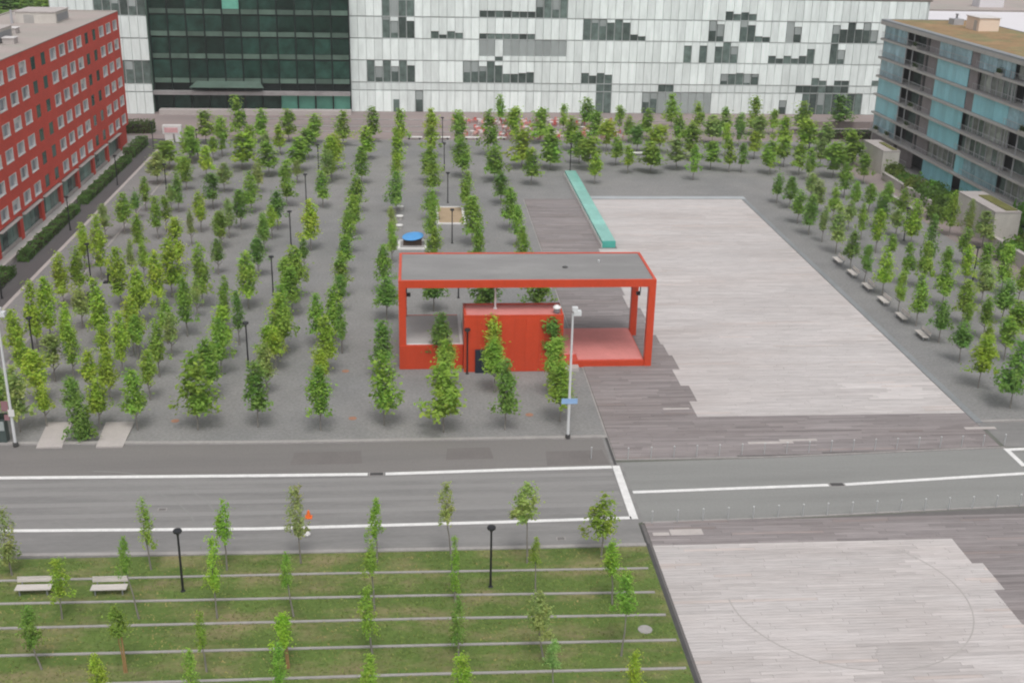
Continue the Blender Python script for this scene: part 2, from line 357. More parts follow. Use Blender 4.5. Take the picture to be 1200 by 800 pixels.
# drains round the squares
structure(MB().box(45.42,46.05,83.6,157.1,0,.085).build('drain_strip', M['drain']))
structure(MB().box(23.8,46.05,157.12,158.6,0,.085).build('pale_drain_strip', M['drain_pale']))
structure(MB().box(14.66,14.79,78.2,157,0,.03).build('square_edge', M['kerb']))
structure(MB().box(14.84,15.06,36,66,0,.03).box(14.84,14.95,66,68.5,.0,.05).build('drain_slot', M['dark_slot']))
structure(MB().box(14.54,14.72,77.3,82,.0,.05).build('dark_gutter', M['dark_slot']))
# rust coloured covers in the gravel
for i,(x,y,lab) in enumerate(((-19.3,86.2,'rust orange cover plate in the gravel near the pale ramps'),(-6.4,96.1,'rust orange cover plate in the gravel left of the red pavilion'),(-5.3,86.2,'rust orange cover plate in the gravel between road and tree rows left of the pavilion'),(9.0,86.4,'rust orange cover plate in the gravel left of the white lamp pole'))):
    t = tag(empty('cover_plate',(x,y,0)), lab, 'cover plate', 'rust coloured cover plates')
    MB().box(-.36,.36,-.36,.36,0,.02).build('frame', M['gravel'], t); MB().lathe([(.33,.021),(.33,.03)],12).build('lid', M['rust'], t)
# ================================================================== LAWN
sheet('lawn_soil', 'soil_grass', [(-80,30),(14.8,30),(14.8,65.7),(6,65.7),(-10.5,65.8),(-80,66.2)], .03)
EDG = [[(-80,63.3),(-25.5,63.3),(-5,63.2),(14.4,62.9)],[(-80,60.8),(-24.7,60.8),(0,60.5),(14.3,60.2)],[(-80,58.3),(-23.9,58.3),(0,58.1),(14.5,57.8)],[(-80,55.7),(-23.1,55.7),(0,55.5),(14.6,55.3)],[(-80,53.1),(0,52.9),(14.6,52.7)],[(-80,50.5),(0,50.3),(14.6,50.1)]]
for e in EDG: strip('lawn_edging', 'kerb', e, .18, 0, .09)
n = 45000
P = np.column_stack([np.random.uniform(-36,14.7,n), np.random.uniform(46,65.6,n)])
def vnoise(p, s):
    q = p*s; i = np.floor(q).astype(int); fr = q-i; fr = fr*fr*(3-2*fr)
    h = lambda a,b: (np.sin(a*127.1+b*311.7)*43758.5453) % 1
    return (h(i[:,0],i[:,1])*(1-fr[:,0])+h(i[:,0]+1,i[:,1])*fr[:,0])*(1-fr[:,1])+(h(i[:,0],i[:,1]+1)*(1-fr[:,0])+h(i[:,0]+1,i[:,1]+1)*fr[:,0])*fr[:,1]
nz = .6*vnoise(P,.45)+.4*vnoise(P,1.3)
keep = np.random.rand(n) < np.clip(1.5-1.6*nz, .12, 1); P = P[keep]; nz = nz[keep]; n = len(P)
ang = np.random.uniform(0,6.28,n); hh = np.random.uniform(.03,.09,n); ww = np.random.uniform(.03,.07,n); ln = np.random.normal(0,.06,(n,2))
dx = np.cos(ang)*ww; dy = np.sin(ang)*ww
V = np.empty((n,3,3)); V[:,0] = np.column_stack([P[:,0]-dx,P[:,1]-dy,np.full(n,.03)]); V[:,1] = np.column_stack([P[:,0]+dx,P[:,1]+dy,np.full(n,.03)]); V[:,2] = np.column_stack([P[:,0]+ln[:,0],P[:,1]+ln[:,1],.03+hh])
me = bpy.data.meshes.new('grass'); me.from_pydata(V.reshape(-1,3).tolist(), [], np.arange(3*n).reshape(-1,3).tolist()); me.materials.append(M['grass'])
a = me.color_attributes.new('tone','FLOAT_COLOR','POINT'); dry = np.clip((nz-.45)*3.0+np.random.normal(0,.18,n),0,1)[:,None]
tc = np.array([1,1,1])*(1-dry)+np.array([2.0,1.25,1.9])*dry; tc = tc*np.random.uniform(.85,1.15,(n,1))
a.data.foreach_set('color', np.repeat(np.column_stack([tc,np.ones(n)]),3,0).astype(np.float32).ravel())
stuff(inst('grass', me))
t = tag(empty('manhole_cover',(13.0,56.5,.03)), 'round grey manhole cover set in the lawn near the square corner', 'manhole cover')
MB().lathe([(.42,0),(.42,.04),(.38,.045)],20).build('frame', M['kerb'], t); MB().lathe([(.36,.046),(.36,.055)],20).build('lid', M['kerb'], t)

# ================================================================== RED PAVILION
pv = tag(empty('pavilion',(0,0,0)), 'red steel open pavilion with flat grey roof and enclosed box on the gravel square', 'pavilion')
PX0,PX1,PY0,PY1,PT = -1.65, 20.95, 96.4, 104.75, 8.25
bt, pw = .62, .62
r = MB().box(PX0,PX1,PY0,PY0+.24,PT-bt-.05,PT).box(PX0,PX1,PY1-.24,PY1,PT-bt,PT).box(PX0,PX0+.24,PY0+.24,PY1-.24,PT-bt,PT).box(PX1-.24,PX1,PY0+.24,PY1-.24,PT-bt,PT).build('roof_frame', M['red_paint'], pv)
MB().box(PX0+.24,PX1-.24,PY0+.24,PY1-.24,PT-.45,PT-.06).build('roof', M['roof_membrane'], pv)
MB().lathe([(.24,PT-.1),(.24,PT+.02),(.18,PT+.05)],12).build('roof_vent', M['dark_slot'], pv, (13.3,100.2,0))
MB().lathe([(.07,PT-.1),(.07,PT+.10),(.10,PT+.11),(.10,PT+.15)],10).build('roof_pipe', M['white_metal'], pv, (16.6,101.8,0))
for (x,y,z) in ((PX0,PY0,0),(PX1-pw,PY0,0),(PX0,PY1-pw,2.3),(PX1-pw,PY1-pw,0)):
    MB().box(x,x+pw,y+.002,y+pw,z,PT-bt).build('post', M['red_paint'], pv)
# raised white floor at left, on a red base
MB().box(PX0+.002,4.0,PY0-.03,PY0+.25,0,2.25).box(PX0+.002,PX0+.3,PY0+.7,PY1,0,2.25).box(PX0+.3,4.0,PY1-.25,PY1,0,2.12).build('base_wall', M['red_paint'], pv)
MB().box(PX0+.3,3.98,PY0+.26,PY1-.26,1.9,2.14).build('white_floor', M['white_floor'], pv)
MB().box(PX0+.7,3.98,PY0+.25,PY0+.50,2.141,2.26).box(3.72,3.98,PY0+.5,PY1-.3,2.141,2.26).build('floor_edging', M['white_trim'], pv)
# red box
bx = MB().box(4.02,12.75,95.6,98.9,0,5.05).build('box_wall', M['red_paint'], pv)
MB().box(4.02,12.75,95.6,95.8,5.052,5.30).box(4.02,12.75,98.7,98.9,5.052,5.30).box(4.02,4.22,95.8,98.7,5.052,5.30).box(12.55,12.75,95.8,98.7,5.052,5.30).build('box_parapet', M['red_paint'], pv)
MB().box(4.23,12.54,95.81,98.69,5.053,5.22).build('box_roof', M['pink_deck'], pv)
d = MB().box(5.0,7.1,95.3,95.58,0.02,2.15).build('door', M['navy'], pv); MB().cyl((6.9,95.25,1.05),(6.9,95.25,1.25),.03).build('door_handle', M['grey_metal'], d)
for i in range(8):
    x0 = 4.03+i*1.0885
    if x0 > 6.2 or x0+1.06 < 5.0: z0 = .06
    else: z0 = 2.2
    piece('cladding_panel','red_paint',x0+.012,x0+1.076,95.572,95.599,z0,5.03,pv)
for i in range(4): piece('base_panel','red_paint',PX0+.05+i*1.40,PX0+1.43+i*1.40,PY0-.055,PY0-.031,.05,2.22,pv)
# red stage at right
MB().box(12.77,20.3,PY0+.02,PY1-.02,0,.60).build('stage_base', M['red_paint'], pv)
MB().box(14.3,20.2,PY0+.30,PY1-.12,.602,.66).box(12.79,14.28,PY0+1.6,PY1-.12,.602,.66).build('stage_deck', M['pink_deck'], pv)
MB().box(12.9,14.3,95.5,96.38,0,.30).build('step', M['concrete_pale'], pv)
for (x,s) in ((PX0+.66,1),(PX1-.66,-1)):
    lo = MB().box(min(x,x+s*.35),max(x,x+s*.35),99.9,100.2,5.6,5.9).box(x-.04,x+.04,100,100.1,5.9,7.6).build('spotlight', M['black_metal'], pv)
t = tag(empty('flue_pipe',(6.85,97.6,5.22)), 'slim white pipe rising from the roof of the red box', 'pipe')
MB().lathe([(.16,0),(.16,.08),(.09,.1),(.09,2.2)],12).build('pipe', M['white_metal'], t); MB().lathe([(.13,2.2),(.13,2.32)],12).build('cap', M['white_metal'], t)
t = tag(empty('roof_lantern',(12.2,96.3,5.22)), 'white domed lantern on the right corner of the red box roof', 'lamp')
MB().lathe([(.12,0),(.12,.10),(.30,.14),(.30,.5)],14).build('lantern_glass', M['grey_metal'], t); MB().lathe([(.36,.5),(.34,.62),(.2,.74),(.05,.78)],14).build('lantern_cap', M['lamp_glass'], t)
# ================================================================== TURQUOISE GLASS BASIN
t = tag(empty('glass_basin',(22.9,133.5,0)), 'long low turquoise glass channel along the edge of the pale square', 'water channel')
L_, w = 37.5, .78
MB().box(-w,w,.05,L_-.05,0,.80).build('basin_body', M['water_glass'], t)
MB().box(-w-.03,w+.03,-.02,.045,0,.92).build('end_panel', M['water_glass'], t)
npan = 15
for i in range(npan):
    y0 = .05+i*(L_-.1)/npan; y1 = .05+(i+1)*(L_-.1)/npan-.035
    piece('cover_panel', 'water_glass_top', -w-.02, w+.02, y0, y1, .802, .90, t)
MB().box(-w-.10,-w-.03,0,L_,0,.55).build('edge_rail', M['white_trim'], t)
# ================================================================== LAMPS
def make_lamp():
    t = empty('lamp_post')
    MB().lathe([(.16,0),(.16,.05),(.10,.08)],14).build('base_plate', M['black_metal'], t)
    MB().cyl((0,0,.06),(0,0,4.0),.075,.06,12).build('pole', M['black_metal'], t)
    h = MB().lathe([(.08,3.9),(.10,4.06),(.25,4.09),(.27,4.18),(.24,4.25),(.08,4.27)],18).build('lamp_head', M['black_metal'], t)
    MB().lathe([(.20,4.06),(.20,4.085)],18).build('lens', M['lamp_glass'], h)
    return t
LP = [(-15,97.3,'nearest lamp of the line left of the pavilion'),(-15,117,'2nd lamp from the road in the line left of the pavilion'),(-14.9,135,'3rd lamp from the road in the line left of the pavilion'),(-14.7,154,'4th lamp from the road in the line left of the pavilion'),(-14.5,173,'5th lamp from the road in the line left of the pavilion'),
 (4.3,95.2,'in front of the red box of the pavilion'),(4.25,115.7,'rising behind the pavilion roof and seen below it'),(4.2,135.8,'in front of the pale framed sandpit'),(4.2,155.1,'just beyond the pale framed sandpit'),(4.2,174.6,'between the sandpit and the white benches'),(4.4,195.5,'among the white benches at the terrace edge'),
 (23.4,174.8,'beyond the far end of the turquoise channel'),(-33.9,99,'among the trees nearest the lower left of the square'),(-34.7,121.7,'among the trees beside the stone edge line left'),(-34.1,159.7,'left edge of the trees below the white sign kiosk'),(-34,184,'farthest up the left edge line'),
 (-42.2,116.3,'on the dark street nearest the left picture edge'),(-42.2,141.8,'on the dark street beside the clipped hedge'),(-41.9,165,'on the dark street, 3rd beside the hedges'),(-41.9,189.5,'at the far end of the dark street'),
 (61.7,119.6,'among the right grove trees, nearest one'),(60.6,136.5,'among the right grove trees below the pink wall'),(60.8,176,'among the far right grove trees'),
 (4.3,61.4,'on the lawn before the pavilion, right of the two lawn lamps'),(-14.3,61.8,'on the lawn, left of the two lawn lamps')]
lamp0 = make_lamp()
for i,(x,y,w_) in enumerate(LP):
    o = lamp0 if i == 0 else copy_tree(lamp0)
    o.location = (x,y,.0); tag(o, 'black lamp post '+w_, 'lamp post', 'black lamp posts with disc heads')
def street_pole(x, y, h, lab, sign):
    t = tag(empty('street_light',(x,y,.10)), lab, 'street light', 'tall white street lights')
    MB().lathe([(.20,0),(.20,.25),(.12,.3)],14).build('base', M['dark_slot'], t)
    MB().cyl((0,0,.28),(0,0,h),.115,.075,14).build('pole', M['white_metal'], t)
    hd = MB().cyl((0,0,h-.12),(.42,0,h+.08),.05).box(.05,.62,-.22,.22,h-.12,h+.22).box(-.06,.35,-.2,.2,h+.222,h+.5).build('lamp_head', M['white_metal'], t)
    MB().box(.1,.58,-.18,.18,h-.15,h-.122).build('lens', M['lamp_glass'], hd)
    if sign == 'blue':
        s_ = MB().box(-.62,.62,-.16,-.12,2.95,3.38).build('street_sign', M['sign_blue'], t)
        MB().box(-.08,.08,-.118,.10,3.0,3.06).box(-.08,.08,-.118,.10,3.28,3.34).build('bracket', M['grey_metal'], s_)
    else:
        MB().box(-.62,-.12,-.10,-.06,2.9,3.7).build('red_sign', M['sign_red'], t); MB().box(-.14,.30,-.20,-.16,2.5,3.05).build('white_sign', M['white_trim'], t); MB().box(-.5,-.12,-.10,-.06,2.15,2.6).build('lower_red_sign', M['sign_red'], t)
street_pole(11.6,81.9,10.3,'tall white street light with small blue plate on the kerb right of the pavilion trees','blue')
street_pole(-30.3,82.0,10.5,'tall white street light with small red and white signs at the left picture edge','red')
t = tag(empty('ticket_machine',(-31.6,82.9,.1)), 'dark green machine with pale screen at the left picture edge', 'ticket machine')
MB().box(-.5,.5,-.35,.35,0,2.0).build('cabinet', M['cabinet_green'], t); MB().box(-.55,.55,-.4,.4,2.001,2.12).build('cap', M['mullion'], t); MB().box(-.3,.44,-.38,-.352,1.0,1.75).build('screen', M['blind_grey'], t)
# ================================================================== BENCHES
def make_bench():
    t = empty('bench')
    for i in range(3): MB().box(-1.05,1.05,-.32+i*.20,-.32+i*.20+.19,.41,.47).build('seat_slat', M['pale_wood'], t)
    for i in range(2):
        z = .58+i*.17; MB().prism([(-1.05,.36+i*.05),(1.05,.36+i*.05),(1.05,.41+i*.05),(-1.05,.41+i*.05)], z, z+.165).build('back_slat', M['pale_wood'], t)
    for x in (-.8,.8):
        MB().box(x-.04,x+.04,-.26,.42,.36,.418).box(x-.04,x+.04,-.24,-.16,0,.36).box(x-.04,x+.04,.30,.38,0,.36).build('leg', M['grey_metal'], t)
        MB().box(x-.03,x+.03,.418,.475,.36,.90).build('back_bracket', M['grey_metal'], t)
    return t
bench0 = make_bench()
BN = [(-23.05,61.95,0,.03,'left pale slatted bench on the lawn strips'),(-18.6,61.75,0,.03,'right pale slatted bench on the lawn strips, beside a leaning sapling')]
for i,y in enumerate((127.2,122.4,117.6,113.0,108.0,102.9)):
    BN.append((48.9,y,-math.pi/2,.01,'pale bench facing the stone square on the right, %s from the road' % ordinal(6-i)))
for i,(x,y,rz,z,lab) in enumerate(BN):
    o = bench0 if i == 0 else copy_tree(bench0)
    o.location = (x,y,z); o.rotation_euler = (0,0,rz); tag(o, lab, 'bench', 'slatted park benches')
seat0 = empty('bench_block')
MB().box(-1.35,1.35,-.35,.35,.36,.48).build('seat', M['white_trim'], seat0)
for x in (-.9,.9): MB().box(x-.15,x+.15,-.25,.25,0,.358).build('leg', M['dark_slot'], seat0)
SB = [(-.3,197.9,'leftmost at the terrace edge'),(4.4,197.9,'2nd from left at the terrace edge'),(9.4,197.9,'3rd from left at the terrace edge'),(14.0,197.9,'4th from left at the terrace edge'),(36.0,186.0,'among the trees beyond the pale square')]
for i,(x,y,w_) in enumerate(SB):
    o = seat0 if i == 0 else copy_tree(seat0)
    o.location = (x,y,.01); tag(o, 'long white backless bench, '+w_.strip(' ,'), 'bench', 'white backless benches')
# ================================================================== PLAY CORNER BEHIND THE PAVILION
t = tag(empty('sandpit',(4.35,148.5,0)), 'square sandpit with pale frame between two tree rows behind the pavilion', 'sandpit')
MB().box(-1.55,1.55,-3.9,3.9,.01,.08).build('sand', M['sand'], t)
for (a,b_,c,d_) in ((-1.9,1.9,-4.25,-3.9),(-1.9,1.9,3.9,4.25),(-1.9,-1.55,-3.9,3.9),(1.55,1.9,-3.9,3.9)):
    piece('frame_board','white_trim',a,b_,c,d_,0,.16,t)
t = tag(empty('play_tray',(-.55,135,0)), 'white framed tray under the blue sheet behind the left end of the pavilion', 'sandpit')
MB().box(-1.5,1.5,-1.6,1.6,.01,.12).build('sand', M['kerb'], t)
for (a,b_,c,d_) in ((-1.75,1.75,-1.85,-1.55),(-1.75,1.75,1.55,1.85),(-1.75,-1.45,-1.55,1.55),(1.45,1.75,-1.55,1.55)):
    piece('frame_board','white_trim',a,b_,c,d_,0,.18,t)
MB().box(-1.1,1.1,-.5,.7,.12,.75).build('chest', M['dark_brown'], t)
t = tag(empty('sunshade',(-.5,135.1,.12)), 'tilted bright blue sunshade over the white framed tray', 'sunshade')
b = MB(); k = 24; ring = []
for rr,zz in ((0,.16),(.5,.13),(1,.0)):
    ring.append([(1.28*rr*math.cos(2*math.pi*i/k), 1.05*rr*math.sin(2*math.pi*i/k), 1.0+zz+.22*rr*math.sin(2*math.pi*i/k)+.12*rr*math.cos(2*math.pi*i/k)) for i in range(k)])
for j in range(2):
    for i in range(k): b.face([ring[j][i],ring[j+1][i],ring[j+1][(i+1)%k],ring[j][(i+1)%k]])
    for i in range(k): b.face([tuple(np.array(p)-np.array((0,0,.03))) for p in (ring[j][i],ring[j][(i+1)%k],ring[j+1][(i+1)%k],ring[j+1][i])])
b.build('canopy', M['blue_cloth'], t); MB().cyl((0,0,0),(0,0,1.12),.03).build('pole', M['white_metal'], t)
for i,y in enumerate((151.6,146.8,142.4)):
    t = tag(empty('stool',(-2.2,y,0)), 'small pale concrete stool beyond the blue sunshade, %s from the terrace' % ordinal(i+1), 'stool', 'concrete stools')
    MB().lathe([(.42,0),(.42,.40)],14).build('drum', M['concrete'], t); MB().lathe([(.46,.401),(.48,.45),(.44,.5)],14).build('top', M['white_trim'], t)
for (x,y,lab) in ((-32.6,113.9,'dark post stand on the gravel among the left trees, nearer the road'),(-32.4,121.4,'dark post stand on the gravel among the left trees, farther from the road')):
    t = tag(empty('post_stand',(x,y,0)), lab, 'post stand', 'dark post stands')
    MB().prism([(-.9,-.35),(.9,-.35),(.9,.35),(-.9,.35)],0,.14).build('foot', M['black_metal'], t); MB().cyl((-.3,0,.14),(-.3,0,1.5),.2,.14,12).build('post', M['black_metal'], t)
t = tag(empty('sign_kiosk',(-39.7,194.4,0)), 'white kiosk with pale red printed top board beyond the end of the dark street', 'kiosk')
MB().box(-1.5,1.5,-.5,.5,1.55,2.9).build('top_board', M['white_trim'], t); MB().box(-1.2,.95,-.53,-.505,1.75,2.55).build('red_print', M['pink_print'], t)
MB().box(-1.2,0.1,-.45,.45,0,1.548).build('panel', M['white_trim'], t); MB().box(.45,1.35,-.45,.45,.2,1.548).build('panel', M['white_metal'], t)
# orange cone and scrap on the near lane
t = tag(empty('traffic_cone',(-7.5,70.4,zl)), 'orange traffic cone on the near lane behind a lawn sapling', 'traffic cone')
MB().box(-.24,.24,-.24,.24,0,.04).build('base', M['orange'], t); MB().lathe([(.17,.041),(.07,.52),(.04,.54)],14).build('cone', M['orange'], t)
tag(MB().lathe([(.05,.0),(.2,.02),(.24,.12),(.16,.24),(.05,.28)],9).build('plastic_bag', M['white_trim'], None, (-7.4,68.0,.03)), 'crumpled white bag by the road line behind a lawn sapling', 'bag')
# ================================================================== BOLLARDS
def make_bollard():
    t = empty('bollard'); MB().cyl((0,0,0),(0,0,.93),.035,.035,8).build('post', M['bollard_steel'], t); MB().lathe([(.055,.931),(.055,.96),(.02,.985)],10).build('cap', M['white_metal'], t); return t
b0 = make_bollard(); first = True
BX = [15.7+1.77*i for i in range(18)]
for side, fn, w_ in (('far', lambda x: 77.95+.042*(x-15.7), 'far'), ('near', lambda x: 68.5+.047*(x-15.7), 'near')):
    for i,x in enumerate(BX):
        o = b0 if first else copy_tree(b0); first = False
        o.location = (x, fn(x)+(.15 if side=='far' else .05), .05); tag(o, 'slim pale grey bollard at the %s kerb of the right road, %s from the left' % (w_, ordinal(i+1)), 'bollard', 'slim bollards along the right road')
o = copy_tree(b0); o.location = (12.95,78.4,.01); tag(o, 'lone slim pale bollard near the road corner left of the dark gutter', 'bollard', 'slim bollards along the right road')

# ================================================================== LONG WHITE GLASS BUILDING
wb = tag(empty('office_building',(0,0,0)), 'long white glass panelled office block with dark stepped windows and a green glass hall', 'building')
FY, FX0, FX1 = 224.0, -12.1, 98.0
ROWS = [(5.62,9.50),(9.70,13.48),(13.68,17.42),(17.62,21.45)]
GROUND = (.05,3.95); TRANS = (4.15,5.42)
MB().box(FX0,FX1,FY+.30,FY+32,0,21.5).build('wall', M['facade_frame'], wb)
MB().box(FX0-.02,FX1+.3,FY-.05,FY+32.3,21.502,21.9).build('roof', M['brown_roof'], wb)
b = MB()
for z in (4.0,5.47,9.55,13.53,17.47): b.box(FX0,FX1,FY+.10,FY+.29,z,z+.12)
b.build('floor_ledge', M['facade_frame'], wb)
WIN = '''448 457 -6 18 d;458 467 -6 18 g;468 477 -6 18 d;478 487 -6 18 d;567 600 13 18 d;601 625 14 18 d;626 664 -6 18 d;853 862 14 23 d;863 871 17 23 d;872 880 15 23 d;881 889 17 23 d
449 457 22 45 d;458 468 25 45 d;468 478 22 45 d;478 488 25 45 d;508 516 37 45 d;517 527 41 45 d;527 536 37 45 d;537 546 39 45 d;567 624 40 45 d
683 691 21 45 d;692 701 26 45 d;702 710 21 45 d;711 719 27 45 d;720 729 22 45 d;730 739 27 45 d;740 748 41 45 d;749 757 43 46 d;833 842 25 48 d;843 851 29 48 d;871 879 25 48 d;880 887 30 48 d;888 896 43 48 d;897 905 44 48 d
924 933 24 50 g;934 942 32 50 d;978 987 30 52 d;988 996 35 52 d;997 1004 30 53 d;1005 1012 35 53 d;1013 1021 30 53 d;1022 1030 36 54 d
567 576 48 66 g;586 662 48 66 g;567 662 67 70 d;804 812 54 73 d;822 830 54 73 d;841 849 55 74 d;850 859 51 74 d;860 868 55 74 d;905 911 66 75 d;912 919 69 75 d;920 930 66 75 d;931 938 69 75 d;941 948 66 75 d;949 957 58 76 d;976 984 54 77 d;985 992 59 77 d
430 438 73 96 d;440 448 78 96 d;450 458 73 96 d;459 467 78 96 d;469 477 73 96 d;478 487 77 96 d;547 556 73 96 d;557 565 78 96 d;567 575 73 96 d;576 584 77 96 d;585 604 87 96 d;605 613 86 96 d;614 623 85 96 d;682 690 86 96 d;691 699 89 96 d;700 708 86 96 d;709 718 88 96 d;848 857 87 99 d;858 866 86 99 d;867 884 87 99 d;956 963 92 102 d;964 972 95 102 d;974 981 92 102 d;982 990 95 102 d;1025 1030 95 103 d
489 498 104 131 d;700 716 104 131 d;755 772 106 131 d;772 828 106 131 g;937 1006 107 134 d;911 917 118 131 d
700 708 98 103 d;774 783 98 104 d;784 791 101 104 d;937 945 102 106 d;955 963 103 106 d;972 981 103 106 d;990 997 103 106 d'''
wins = []
for t_ in WIN.replace('\n',';').split(';'):
    a = t_.split(); x0,x1,y0,y1 = map(float,a[:4]); xm = (x0+x1)/2
    wins.append((on_y(x0,(y0+y1)/2,FY)[0], on_y(x1,(y0+y1)/2,FY)[0], on_y(xm,y1,FY)[2], on_y(xm,y0,FY)[2], a[4]))
PW = 1.50; NC = int((FX1-FX0)/PW)
npanel = 0; extra = MB(); extra_t = MB()
random.seed(11)
def add_panel(x0,x1,z0,z1,parent,y=FY):
    global npanel
    if z1-z0 < .25: return
    j = random.uniform(0,.05)
    if npanel < 298:
        piece('glass_panel','facade_white',x0,x1,y-j,y+.28,z0,z1,parent); npanel += 1
    else: extra.box(x0,x1,y-j,y+.28,z0,z1)
def row_cells(rows, x0, ncol, y, parent, windows):
    for c in range(ncol):
        a = x0+c*PW+.035; b_ = x0+(c+1)*PW-.035; xc = (a+b_)/2
        for (z0,z1) in rows:
            hit = [w for w in windows if w[0]-.15 <= xc <= w[1]+.15 and min(z1,w[3])-max(z0,w[2]) > .45]
            if not hit: add_panel(a,b_,z0,z1,parent,y); continue
            w = hit[0]; lo = max(z0,w[2]); hi = min(z1,w[3])
            if lo-z0 < .7: lo = z0
            if z1-hi < .45: hi = z1
            piece('window','window_dark' if w[4]=='d' else 'blind_grey',a+.06,b_-.06,y+.10,y+.25,lo,hi,parent)
            if w[4]=='d' and hi-lo > 2 and random.random() < .55: piece('blind','blind_grey',a+.12,b_-.12,y+.085,y+.098,hi-random.uniform(.5,2.4),hi-.04,parent)
            if lo > z0: add_panel(a,b_,z0,lo-.03,parent,y)
            if hi < z1: add_panel(a,b_,hi+.03,z1,parent,y)
row_cells(ROWS, FX0, NC, FY, wb, wins)
row_cells([GROUND], FX0, NC, FY, wb, wins)
for c in range(NC):
    a = FX0+c*PW+.035; b_ = a+PW-.07; xc = (a+b_)/2
    hit = [w for w in wins if w[0]-.15 <= xc <= w[1]+.15 and min(TRANS[1],w[3])-max(TRANS[0],w[2]) > .45]
    if hit: piece('window','window_dark',a+.02,b_-.02,FY+.12,FY+.25,*TRANS,wb)
    else: extra_t.box(a,b_,FY-(.02 if c % 3 else -.06),FY+.28,*TRANS)
dx = on_y(464.5,125,FY)
d = piece('door','window_dark',dx[0]-.55,dx[0]+.55,FY-.08,FY+.2,.06,2.35,wb)
MB().box(89.8,93.6,FY-.10,FY+.1,.08,.75).build('vent_slot', M['mullion'], wb)
# left wing
LX0, LX1, LY = -64.6, -48.4, 220.0
MB().box(LX0,LX1,LY+.30,LY+30,0,21.5).build('wall', M['facade_frame'], wb)
MB().box(LX0-.1,LX1+.02,LY-.05,LY+30.2,21.502,21.9).build('roof', M['brown_roof'], wb)
lw = [(-57,-54.6,17.7,21.4,'d'),(-53.2,-48.6,17.7,21.4,'d'),(-53.2,-48.5,5.6,9.4,'d')]
row_cells(ROWS+[GROUND,TRANS], LX0+.2, 11, LY, wb, lw)
if extra.v: stuff(extra.build('glass_panels', M['facade_white'], wb))
stuff(extra_t.build('transom_panels', M['facade_white'], wb))
# glass hall
AX0, AX1, AY = -48.38, -12.13, 222.2
MB().box(AX0,AX1,AY+.6,AY+26,0,21.5).build('hall_core', M['mullion'], wb)
MB().box(AX0,AX1,AY-.05,AY+26,21.503,21.9).build('hall_roof', M['brown_roof'], wb)
MB().box(AX0,AX0+.45,AY-.02,AY+.5,0,21.5).build('hall_post', M['spandrel'], wb)
nb = 11; bw = (AX1-AX0-.45)/nb; random.seed(5)
for i in range(nb):
    x0 = AX0+.45+i*bw+.10; x1 = x0+bw-.2
    for (z0,z1) in ROWS:
        zz = z0 if z0 > 6 else 5.3
        piece('hall_pane','mint_glass' if (i==4 and z0>17) else 'atrium_glass',x0,x1,AY+.12,AY+.2,zz+1.02,z1+.02,wb)
        piece('spandrel','spandrel',x0,x1,AY+.08,AY+.2,zz+.10,zz+.96,wb)
    if AX0+.45+(i+.5)*bw > -24.4: piece('mint_pane','mint_glass',x0,x1,AY+.30,AY+.4,.3,3.15,wb)
    else: piece('entrance_pane','atrium_glass',x0,x1,AY+.30,AY+.4,.3,3.15,wb)
for i in range(nb+1):
    x = AX0+.45+i*bw; piece('mullion','mullion',x-.12,x+.12,AY-.10,AY+.3,.1,21.4,wb)
MB().box(AX0+.3,AX1-.02,AY-1.4,AY-.03,3.4,4.05).build('canopy', M['canopy'], wb)
b = MB()
n0 = len(b.v); b.face([(-41.3,AY-2.2,4.9),(-27.8,AY-2.2,4.9),(-28.8,AY-.06,5.75),(-40.2,AY-.06,5.75)]); b.face([(-41.3,AY-2.2,4.85),(-40.2,AY-.06,5.7),(-28.8,AY-.06,5.7),(-27.8,AY-2.2,4.85)]); b.face([(-41.3,AY-2.2,4.85),(-27.8,AY-2.2,4.85),(-27.8,AY-2.2,4.9),(-41.3,AY-2.2,4.9)])
b.build('glass_canopy', M['spandrel'], wb)
# ================================================================== RED APARTMENT BLOCK
rb = tag(empty('apartment_block',(0,0,0)), 'brick red apartment block with white framed window rows and gravel roof', 'building')
RX, RY0, RY1, RT = -46.6, 96.0, 194.3, 20.75
wz = [4.3+2.92*i for i in range(6)]; wh = .78; hw = 1.32
ys = [191.6-4.19*i for i in range(23)]
b = MB()
zc = [(3.05,wz[0]-wh)]+[(wz[i]+wh,wz[i+1]-wh) for i in range(5)]+[(wz[5]+wh,RT)]
for (z0,z1) in zc: b.box(RX-.45,RX,RY0,RY1,z0,z1)
for z in wz:
    e = RY1
    for y in ys:
        b.box(RX-.45,RX,y+hw,e,z-wh,z+wh); e = y-hw
    b.box(RX-.45,RX,RY0,e,z-wh,z+wh)
b.build('facade_wall', M['brick_red'], rb)
MB().box(RX-15,RX-.46,RY0,RY1,0,RT-.35).build('core', M['brick_red'], rb)
MB().box(RX-15.2,RX-.5,RY0,RY1-.35,RT-.348,RT-.06).build('roof', M['roof_gravel'], rb)
MB().box(RX-.50,RX+.06,RY0,RY1+.05,RT+.003,RT+.10).box(RX-15.2,RX-.5,RY1-.35,RY1+.05,RT-.3,RT+.10).box(RX-15.5,RX-15.2,RY0,RY1+.05,RT-.3,RT+.10).build('parapet_cap', M['roof_gravel'], rb)
fr = MB().box(-.34,.02,-hw,-hw+.12,-wh+.12,wh).box(-.34,.02,hw-.30,hw,-wh+.12,wh).box(-.34,.02,-hw+.12,hw-.30,wh-.08,wh).box(-.34,.06,-hw,hw,-wh,-wh+.12).box(-.34,-.28,-.04,.04,-wh+.12,wh-.08).mesh('window_frame', M['reveal'])
frd = MB().box(-.45,-.02,-hw,-hw+.45,-wh,wh).box(-.45,-.02,hw-.45,hw,-wh,wh).box(-.44,-.30,-hw+.45,hw-.45,-wh,-wh+.1).mesh('window_frame_dark', M['brick_red'])
